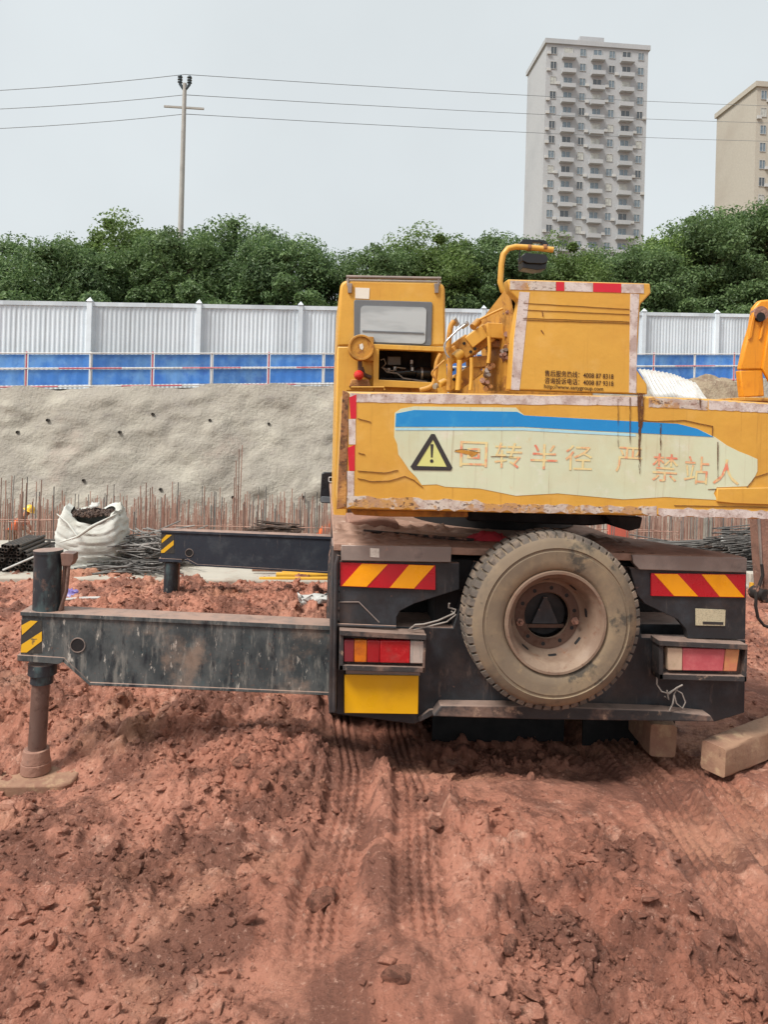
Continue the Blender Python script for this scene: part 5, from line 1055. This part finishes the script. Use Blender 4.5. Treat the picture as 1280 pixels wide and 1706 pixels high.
# workers bent over the bars
def worker(px, py, Y, face, label, zfl=-2.05):
    x, _ = at(px, py, Y); t = thing('person', label, 'person', (x, Y, zfl)); s_ = face
    J = {'pel': (0, 0, 0.92), 'bel': (s_ * 0.06, 0, 1.06), 'che': (s_ * 0.20, 0, 1.24), 'nek': (s_ * 0.30, 0, 1.36), 'hd0': (s_ * 0.36, 0, 1.42), 'hd1': (s_ * 0.42, 0, 1.50),
         'sl': (s_ * 0.24, 0.19, 1.28), 'el': (s_ * 0.36, 0.24, 1.05), 'wl': (s_ * 0.52, 0.14, 0.88), 'fl': (s_ * 0.58, 0.10, 0.82), 'sr': (s_ * 0.24, -0.19, 1.28), 'er': (s_ * 0.36, -0.24, 1.05), 'wr': (s_ * 0.52, -0.14, 0.88), 'fr': (s_ * 0.58, -0.10, 0.82),
         'hl': (0, 0.10, 0.86), 'kl': (s_ * 0.10, 0.12, 0.48), 'al': (0, 0.13, 0.08), 'tl': (s_ * 0.15, 0.13, 0.03), 'hr': (0, -0.10, 0.86), 'kr': (s_ * 0.02, -0.12, 0.48), 'ar': (-s_ * 0.12, -0.13, 0.08), 'tr': (s_ * 0.03, -0.13, 0.03)}
    rad = dict(pel=0.15, bel=0.14, che=0.16, nek=0.06, hd0=0.09, hd1=0.10, sl=0.075, el=0.05, wl=0.035, fl=0.035, sr=0.075, er=0.05, wr=0.035, fr=0.035, hl=0.10, kl=0.065, al=0.045, tl=0.04, hr=0.10, kr=0.065, ar=0.045, tr=0.04)
    E_ = [('pel', 'bel'), ('bel', 'che'), ('che', 'nek'), ('nek', 'hd0'), ('hd0', 'hd1'), ('che', 'sl'), ('sl', 'el'), ('el', 'wl'), ('wl', 'fl'), ('che', 'sr'), ('sr', 'er'), ('er', 'wr'), ('wr', 'fr'), ('pel', 'hl'), ('hl', 'kl'), ('kl', 'al'), ('al', 'tl'), ('pel', 'hr'), ('hr', 'kr'), ('kr', 'ar'), ('ar', 'tr')]
    def skin(name, keys, grow, mat):
        me = bpy.data.meshes.new(name); ks = list(keys); me.from_pydata([J[k] for k in ks], [(ks.index(a), ks.index(b)) for a, b in E_ if a in ks and b in ks], [])
        me.materials.append(M[mat]); o = bpy.data.objects.new(name, me); COL.objects.link(o); o.parent = t
        md = o.modifiers.new('skin', 'SKIN'); md.use_smooth_shade = True
        for i, k in enumerate(ks): me.skin_vertices[0].data[i].radius = (rad[k] * grow, rad[k] * grow)
        me.skin_vertices[0].data[0].use_root = True; o.modifiers.new('sub', 'SUBSURF').levels = 1; o.modifiers['sub'].render_levels = 1; return o
    skin('body', J.keys(), 1.0, 'skin'); skin('trousers', ['pel', 'hl', 'kl', 'al', 'hr', 'kr', 'ar'], 1.14, 'trousers'); skin('vest', ['bel', 'pel', 'che', 'sl', 'sr', 'el', 'er'], 1.16, 'vest')
    h = MB(); c = Vector(J['hd1']) + Vector((s_ * 0.03, 0, 0.03)); prof_ = [(0.155, -0.02), (0.13, 0.0), (0.12, 0.06), (0.085, 0.11), (0.03, 0.135), (0, 0.137)]
    vs_ = []; n_ = 20
    for r_, z_ in prof_:
        for k in range(n_): q = 2 * math.pi * k / n_; vs_.append((c.x + r_ * math.cos(q) + s_ * z_ * 0.5, c.y + r_ * math.sin(q), c.z + z_ - s_ * 0.5 * r_ * math.cos(q) * s_))
    h.add(vs_, [(i * n_ + k, i * n_ + (k + 1) % n_, (i + 1) * n_ + (k + 1) % n_, (i + 1) * n_ + k) for i in range(len(prof_) - 1) for k in range(n_)])
    o = h.build('hard_hat', 'hat', None); o.parent = t
    return t
worker(21, 870, 22.0, 1, 'bent worker in orange vest and yellow hard hat behind the bars at left')
worker(536, 875, 22.0, 1, 'bent worker in orange vest behind the bars beside the wing mirror')
# mud-stained steel arm and hose of a machine at the right edge
ma = thing('machine_arm', 'muddy steel arm with a hanging hose at the right edge', 'machine', (at(1275, 1000, 6.2)[0], 6.2, 0))
quad(6.2, 0.16, [(1262, 800), (1296, 800), (1298, 930), (1294, 992), (1275, 992), (1270, 930)], 'arm', 'mudsteel', ma, bevel=0.012)
quad(6.19, 0.02, [(1261, 800), (1265, 800), (1273, 965), (1271, 975)], 'arm_flange', 'greysteel', ma, bevel=0.003)
q = p3(1279, 994, 6.18); MB().cyl(q, q + Vector((0, 0.2, 0)), 0.06, n=24).build('knuckle', 'rubberhose', ma, bevel=0.01)
mb = MB(); mb.tube([p3(1270, 940, 6.14), p3(1272, 958, 6.14), p3(1266, 975, 6.14), p3(1261, 990, 6.14), p3(1260, 1010, 6.14), p3(1264, 1030, 6.14), p3(1274, 1042, 6.14), p3(1296, 1050, 6.14)], 0.014, 8); mb.build('hose', 'rubberhose', ma, sharp=60)
xa = q.x; MB().box(xa + 0.02, xa + 2.9, 6.38, 6.56, 1.72, 2.02).build('boom', 'mudsteel', ma, bevel=0.02); MB().box(xa + 2.5, xa + 2.9, 6.28, 6.70, -0.1, 1.715).build('mast', 'orange', ma, bevel=0.03)

# ================================================================== ABOVE THE SLOPE
# weep pipes in the sprayed concrete
for px, py in SLOPE_HOLES:
    best = None
    for Yq in np.linspace(23.5, 31, 300):
        x, z = at(px, py, float(Yq)); cy, cz = crest(x); v = (z + 2.5) / (cz + 2.5)
        ysurf = cy - 2.6 * (1 - v) - float(0.34 * fbm(np.array([x * 0.28]), np.array([z * 0.35]), 401, 4)[0] + 0.16 * fbm(np.array([x * 1.4]), np.array([z * 1.6]), 411, 3)[0])
        if Yq >= ysurf: best = (x, ysurf, z); break
    if best:
        mb = MB(); b = Vector(best); mb.lathe([(0.05, 0.25), (0.05, -0.10), (0.038, -0.10), (0.038, 0.2), (0, 0.2)], b, 12); single(mb, 'weep_pipe', 'pipe', 'short dark drain pipe poking out of the sprayed-concrete slope', 'pipe', 'drain pipes in the slope')
# guard rail with blue panels on the crest
gr = thing('guard_rail', 'safety railing with blue panels and red and white rails along the slope crest', 'railing', (0, 27.8, 3.6))
xs_ = np.arange(-26, 36, 2.0)
def cp(x, dy=0.35, dz_=0.0): cy, cz = crest(x); return Vector((x, cy + dy, cz + dz_))
for k in range(len(xs_) - 1):
    a, b = float(xs_[k]), float(xs_[k + 1]); A, B = cp(a), cp(b); u = (B - A); up = Vector((0, 0, 1)); nrm = Vector((-u.y, u.x, 0)).normalized()
    for z0, z1 in ((0.14, 0.66), (0.74, 1.18)):
        m_ = MB(); rg = random.Random(k); vs_ = []; n_ = 10
        for zz_ in (z0, z1):
            for i in range(n_ + 1): vs_.append(A + u * (0.03 + 0.94 * i / n_) + up * zz_ + nrm * 0.012 * (i % 2))
        m_.add(vs_, [(i, i + 1, n_ + 2 + i, n_ + 1 + i) for i in range(n_)]); o = m_.build('panel', 'railblue', gr); o.data.polygons.foreach_set('use_smooth', [False] * len(o.data.polygons)); sd_ = o.modifiers.new('thickness', 'SOLIDIFY'); sd_.thickness = 0.006
    MB().tube([A + up * 0, A + up * 1.28], 0.028, 8).build('post', 'railwhite' if k % 2 else 'railred', gr)
    for z0, off in ((0.08, 0), (0.70, 1), (1.22, 0)):
        for h_ in (0, 1):
            P0, P1 = A + u * (0.5 * h_) + up * z0 - nrm * 0.03, A + u * (0.5 * h_ + 0.5) + up * z0 - nrm * 0.03
            MB().tube([P0, P1], 0.024, 8).build('rail', 'railwhite' if (h_ + off + k) % 2 else 'railred', gr) if z0 != 1.22 else MB().tube([P0, P1], 0.022, 8).build('rail', 'railwhite', gr)
# corrugated site hoarding
ho = thing('site_hoarding', 'pale grey corrugated steel hoarding above the slope', 'fence', (0, 31.5, 3.5))
def hp(x): cy, cz = crest(x); return Vector((x, cy + 3.6, 0)), cz + 3.35 + 0.05 * max(0, x) * 0.0
m_ = MB(); vs_ = []; nrib = 6; yy = [0, 0.02, 0.02, 0]
for zz_ in (0.0, 1.0):
    for i in range(nrib * 4 + 1): vs_.append((i / (nrib * 4.0), -0.02 * ((i % 4) in (1, 2)), zz_))
nn_ = nrib * 4 + 1; m_.add(vs_, [(i, i + 1, nn_ + i + 1, nn_ + i) for i in range(nn_ - 1)]); hsrc = m_.build('panel', 'hoard', None, sharp=20); hfirst = True
for k in range(-30, 44):
    A, za = hp(float(k)); B, zb = hp(float(k + 1)); ang = math.atan2(B.y - A.y, B.x - A.x); z0 = crest(float(k))[1] - 0.2
    if hfirst: o = hsrc; o.parent = ho; hfirst = False
    else: o = share(hsrc, 'panel', ho)
    o.location = A + Vector((0, 0, z0)) - WL['site_hoarding']; o.rotation_euler = (0, 0, ang); o.scale = ((B - A).length, 1, za - z0 + 0.10)
    m_ = MB(); m_.add([A + Vector((0, -0.06, za)), B + Vector((0, -0.06, zb)), B + Vector((0, 0.06, zb)), A + Vector((0, 0.06, za)), A + Vector((0, -0.06, za + 0.16)), B + Vector((0, -0.06, zb + 0.16)), B + Vector((0, 0.06, zb + 0.16)), A + Vector((0, 0.06, za + 0.16))],
          [(0, 3, 2, 1), (4, 5, 6, 7), (0, 1, 5, 4), (1, 2, 6, 5), (2, 3, 7, 6), (3, 0, 4, 7)]); m_.build('top_rail', 'hoard', ho)
    if k % 4 == 3:
        c = A + Vector((0, -0.08, 0)); m_ = MB(); m_.box(c.x - 0.09, c.x + 0.09, c.y - 0.09, c.y + 0.09, z0, za + 0.18)
        m_.add([(c.x - 0.12, c.y - 0.12, za + 0.18), (c.x + 0.12, c.y - 0.12, za + 0.18), (c.x + 0.12, c.y + 0.12, za + 0.18), (c.x - 0.12, c.y + 0.12, za + 0.18), (c.x, c.y, za + 0.34)], [(0, 1, 4), (1, 2, 4), (2, 3, 4), (3, 0, 4), (0, 3, 2, 1)]); m_.build('post', 'hoard', ho)
# earth heap and white ribbed sheeting on the crest at right
hx = np.linspace(0, 1, 40); HX, HY = np.meshgrid(hx, hx); ctr = p3(1195, 640, 27.0)
HZ = 1.5 * np.exp(-((HX - 0.55) * 2.6) ** 2 - ((HY - 0.5) * 2.6) ** 2) + 0.25 * fbm(HX * 9, HY * 9, 501, 4); n1 = 40
VV = np.stack([ctr.x - 3 + 7 * HX.ravel(), crest(ctr.x)[0] - 2.2 + 2.4 * HY.ravel(), crest(ctr.x)[1] - 1.2 + HZ.ravel() - 0.1], 1); ii = (np.arange(39)[:, None] * n1 + np.arange(39)[None]).ravel()
tag(raw_mesh('earth_heap', VV, np.stack([ii, ii + 1, ii + n1 + 1, ii + n1], 1), 'dirt'), 'heap of grey-brown earth on the slope below the railing', 'earth')
m_ = MB(); A, B, C_, D = p3(1064, 616, 26.2), p3(1118, 618, 26.2), p3(1160, 640, 25.8), p3(1156, 668, 25.4); vs_ = []; n_ = 48
for i in range(n_ + 1):
    t = i / n_; top = A * (1 - t) ** 2 + B * 2 * t * (1 - t) + C_ * t * t; bot = top + Vector((0.25, -0.9, -1.15 + 0.25 * t)); b_ = Vector((0, -0.05, 0.03)) * (i % 3 == 1)
    for j in range(5): vs_.append(top + (bot - top) * j / 4 + b_ + Vector((0, -0.05 * math.sin(j * 1.5 + i * 0.3), 0)))
m_.add(vs_, [(i * 5 + j, i * 5 + j + 1, (i + 1) * 5 + j + 1, (i + 1) * 5 + j) for i in range(n_) for j in range(4)]); o = single(m_, 'ribbed_sheet', 'litter', 'white ribbed sheeting draped over the slope right of the weight block', 'sheeting', sharp=60)
sd_ = o.modifiers.new('thickness', 'SOLIDIFY'); sd_.thickness = 0.02

# ------------------------------------------------------------------ trees behind the hoarding
def crown_mesh(seed, nclump, nleaf, mat, lz=0.26):
    rg = np.random.default_rng(seed); C = []
    while len(C) < nclump:
        p = rg.uniform(-1, 1, 3); r_ = np.linalg.norm(p)
        if r_ < 1 and (r_ > 0.45 or rg.random() < 0.25) and p[2] > -0.75: C.append(p)
    C = np.array(C) * np.array([3.1, 3.1, 3.6]); cr_ = 0.35 + 1.15 * rg.random(nclump) ** 1.6
    idx = rg.integers(0, nclump, nleaf); d = rg.normal(size=(nleaf, 3)); d /= np.linalg.norm(d, axis=1)[:, None]
    P = C[idx] + d * (cr_[idx] * rg.random(nleaf) ** 0.45)[:, None] * np.array([1, 1, 0.75])
    nrm = d * 0.7 + rg.normal(size=(nleaf, 3)) * 0.6 + np.array([0, 0, 0.5]); nrm /= np.linalg.norm(nrm, axis=1)[:, None]
    a = np.cross(nrm, rg.normal(size=(nleaf, 3))); a /= np.linalg.norm(a, axis=1)[:, None]; b = np.cross(nrm, a)
    s = (lz * rg.uniform(0.5, 1.1, nleaf))[:, None]; w_ = s * rg.uniform(0.4, 0.65, nleaf)[:, None]
    VV = np.stack([P - a * s, P - b * w_ + nrm * 0.03, P + a * s, P + b * w_ + nrm * 0.03], 1).reshape(-1, 3)
    return VV, np.arange(nleaf * 4).reshape(-1, 4), C
CROWNS = []
for sd0, mt in ((1, 'leafdark'), (2, 'leaf'), (3, 'leafdark')):
    VV, FF, C = crown_mesh(sd0, 120, 40000, mt, 0.12); o = raw_mesh('crown', VV, FF, mt, smooth=False); COL.objects.unlink(o)
    tb = MB(); tb.tube([(0, 0, -6.0), (0.06, 0.03, -3.5), (-0.05, 0.05, -1.5), (0, 0, 1.5)], [0.26, 0.20, 0.15, 0.06], 9)
    for k in range(0, 40):
        c = C[k] * 0.9; z0 = -3.0 + (c[2] + 3.6) * 0.45; tb.tube([(0, 0.02, z0), (c[0] * 0.45, c[1] * 0.45, z0 + (c[2] - z0) * 0.6), tuple(c)], [0.08, 0.05, 0.02], 5)
    t_o = tb.build('trunk', 'bark', None); COL.objects.unlink(t_o); CROWNS.append((o.data, t_o.data))
TREES = [(-70, 400, 41, 0), (20, 392, 44, 2), (118, 385, 40, 0), (205, 360, 45, 1), (300, 372, 41, 0), (395, 366, 44, 2), (470, 378, 40, 0), (560, 420, 42, 2), (635, 400, 39, 0), (715, 384, 40, 1), (790, 380, 43, 0), (850, 394, 39, 2), (935, 398, 40, 1), (1010, 412, 42, 2), (1075, 402, 39, 0), (1110, 384, 42, 1), (1185, 352, 40, 2), (1255, 330, 42, 0), (1330, 320, 40, 2)]
TL = ['far left dark evergreen tree, partly out of frame', 'dark tree at the left edge behind the hoarding', 'dark tree behind the hoarding above the bulk bag', 'tall lighter green tree behind the hoarding just left of the utility pole', 'dark tree right in front of the utility pole', 'tall dark tree behind the hoarding right of the utility pole', 'dark tree behind the hoarding, second left of the cab', 'dark tree just behind the left edge of the operator cab', 'dark tree behind the middle of the operator cab', 'lighter green tree behind the right edge of the cab roof', 'dark tree between the cab and the floodlight tube', 'dark tree directly behind the floodlight', 'bright green tree right of the floodlight', 'dark tree above the middle of the weight block', 'dark tree above the right end of the weight block', 'bright green tree right of the weight block', 'tall dark tree right of the weight block', 'tallest dark tree near the right edge', 'dark tree cut by the right edge of the frame']
for i, (px, py, Yq, v) in enumerate(TREES):
    Yq += 4.5 * max(0.0, (px - 700) / 600.0); x, zt = at(px, py, Yq); zb = crest(x)[1] - 0.1; H_ = zt - zb; s = H_ / 10.0
    t = thing('broadleaf_tree', TL[i], 'tree', (x, Yq, zb), 'trees behind the hoarding')
    ro = random.Random(i).random() * 6.28
    for nm, me in (('crown', CROWNS[v][0]), ('trunk', CROWNS[v][1])):
        o = bpy.data.objects.new(nm, me); COL.objects.link(o); o.parent = t; o.location = (0, 0, 6.0 * s); o.scale = (s * 1.0, s * 1.0, s * 1.02); o.rotation_euler = (0, 0, ro)
# low shrubs filling the foot of the tree belt
VV, FF, C = crown_mesh(9, 30, 16000, 'leafdark', 0.14); so_ = raw_mesh('shrub', VV * np.array([0.62, 0.5, 0.45]), FF, 'leafdark', smooth=False); sm_ = so_.data; COL.objects.unlink(so_)
for i in range(24):
    px = -40 + i * 60; Yq = 37.0 + (i % 3) * 0.7 + 3.5 * max(0.0, (px - 500) / 800.0); x, _ = at(px, 500, Yq); zb = crest(x)[1]
    o = bpy.data.objects.new('shrub', sm_); COL.objects.link(o); s = 1.35 + 0.35 * ((i * 7) % 5) / 4; o.location = (x, Yq, zb + 1.5 * s); o.scale = (s * 1.05, s, s * 1.25); o.rotation_euler = (0, 0, i * 1.9)
    tag(o, 'dark leafy shrub filling the foot of the tree belt behind the hoarding', 'shrub', 'shrubs behind the hoarding')

# ------------------------------------------------------------------ utility pole and lines
YP = 50.0
x, zt = at(308, 124, YP); zb = crest(x)[1]
up_ = thing('utility_pole', 'tall concrete utility pole rising above the trees at left', 'pole', (x, YP, zb))
MB().tube([(x, YP, zb), (x, YP, zt - 0.6)], [0.24, 0.13], 14).build('shaft', 'poleconc', up_)
MB().obox((x, YP, zt - 2.2), Vector((1.3, 0, 0)), Vector((0, 0.06, 0)), Vector((0, 0, 0.06))).build('crossarm', 'poleconc', up_)
for dx in (-0.36, 0.36):
    m_ = MB(); b = Vector((x + dx * 0.85, YP, zt - 0.55)); m_.tube([(x + dx * 0.15, YP, zt - 1.0), (b.x, YP, b.z - 0.1), (b.x, YP, b.z)], 0.10, 8)
    for k in range(3): m_.cyl(b + Vector((0, 0, 0.0 + 0.17 * k)), b + Vector((0, 0, 0.12 + 0.17 * k)), 0.17, 0.11, n=12)
    m_.build('insulator', 'insul', up_)
for k, (yl, ym, yr, nm) in enumerate([(137, 124, 150, 'top'), (164, 158, 176, 'middle'), (197, 190, 206, 'lowest')]):
    A, B, C_ = p3(-420, yl + 20, YP), p3(308, ym, YP), p3(700, yr, YP); P = []
    for i in range(13):
        t = i / 12; q = A.lerp(B, t); q.z -= 4 * 0.5 * t * (1 - t); P.append(q)
    for i in range(1, 13):
        t = i / 12; q = B.lerp(p3(1700, yr + 30, YP + 60), t); q.z -= 4 * 0.9 * t * (1 - t); P.append(q)
    single(MB().tube(P, 0.022, 5), 'power_line', 'powerline', nm + ' of the three power lines crossing the sky at left', 'cable', 'power lines')

# ------------------------------------------------------------------ buildings far behind
win_src = None
def tower(px0, px1, ptop, Y, floors, bays, mat, label, depth=16, bal=True):
    global win_src, ac_src
    x0 = at(px0, 300, Y)[0]; x1 = at(px1, 300, Y)[0]; zt = at((px0 + px1) / 2, ptop, Y)[1]; zb = 3.0
    t = thing('apartment_building', label, 'building', ((x0 + x1) / 2, Y, zb), 'apartment blocks behind the trees')
    m_ = MB(); m_.box(x0, x1, Y, Y + depth, zb, zt); m_.build('wall', mat, t)
    m_ = MB(); m_.box(x0 - 0.4, x1 + 0.4, Y - 0.4, Y + depth + 0.4, zt, zt + 1.1); m_.box((x0 + x1) / 2 - 3, (x0 + x1) / 2 + 3, Y + 4, Y + 10, zt + 1.1, zt + 4.5); m_.build('parapet', mat, t)
    fh = (zt - zb) / floors; bw = (x1 - x0) / bays
    if win_src is None:
        q = MB(); q.box(-0.5, 0.5, -0.02, 0.0, -0.5, 0.5, 1)
        for a in (-0.5, 0.0, 0.46): q.box(a, a + 0.04, -0.10, -0.021, -0.5, 0.5, 0)
        for a in (-0.5, 0.46): q.box(-0.459, 0.459, -0.10, -0.021, a, a + 0.04, 0)
        w0 = q.build('window', ['frame', 'farglass'], None); COL.objects.unlink(w0); win_src = [w0]
        for gm in ('farcurtain', 'fardark'):
            me_ = w0.data.copy(); me_.materials[1] = M[gm]; win_src.append(bpy.data.objects.new('window', me_))
        ac_src = MB().box(-0.45, 0.45, -0.2, 0.2, -0.32, 0.32).build('air_conditioner', 'frame', None); COL.objects.unlink(ac_src)
    z_vis = at(0, 430, Y)[1]
    rgt = random.Random(int(px0))
    for f in range(floors):
        zc = zb + (f + 0.55) * fh
        if zc < z_vis - 2: continue
        for b in range(bays):
            o = share(win_src[rgt.choice((0, 0, 0, 1, 2))], 'window', t, Vector((x0 + (b + 0.5) * bw, Y - 0.03, zc)) - WL[t.name], None, (bw * (0.62 if b % 2 else 0.42), 1, fh * 0.52))
            if b % 2 == 0 and rgt.random() < 0.6:
                share(ac_src, 'air_conditioner', t, Vector((x0 + (b + 0.5) * bw + rgt.choice((-1, 1)) * bw * 0.33, Y - 0.25, zc - fh * rgt.choice((0.2, 0.32)))) - WL[t.name])
        if bal:
            for b in range(1, bays, 2):
                m_ = MB(); m_.box(x0 + b * bw + 0.15, x0 + (b + 1) * bw - 0.15, Y - 1.3, Y - 0.031, zb + f * fh, zb + f * fh + 0.95)
                m_.build('balcony', mat, t)
    return t
tower(905, 1075, 78, 170, 26, 7, 'wallB', 'tall grey apartment tower behind the trees above the weight block')
tower(1258, 1420, 150, 150, 20, 7, 'wallA', 'beige apartment tower at the right edge of the frame')
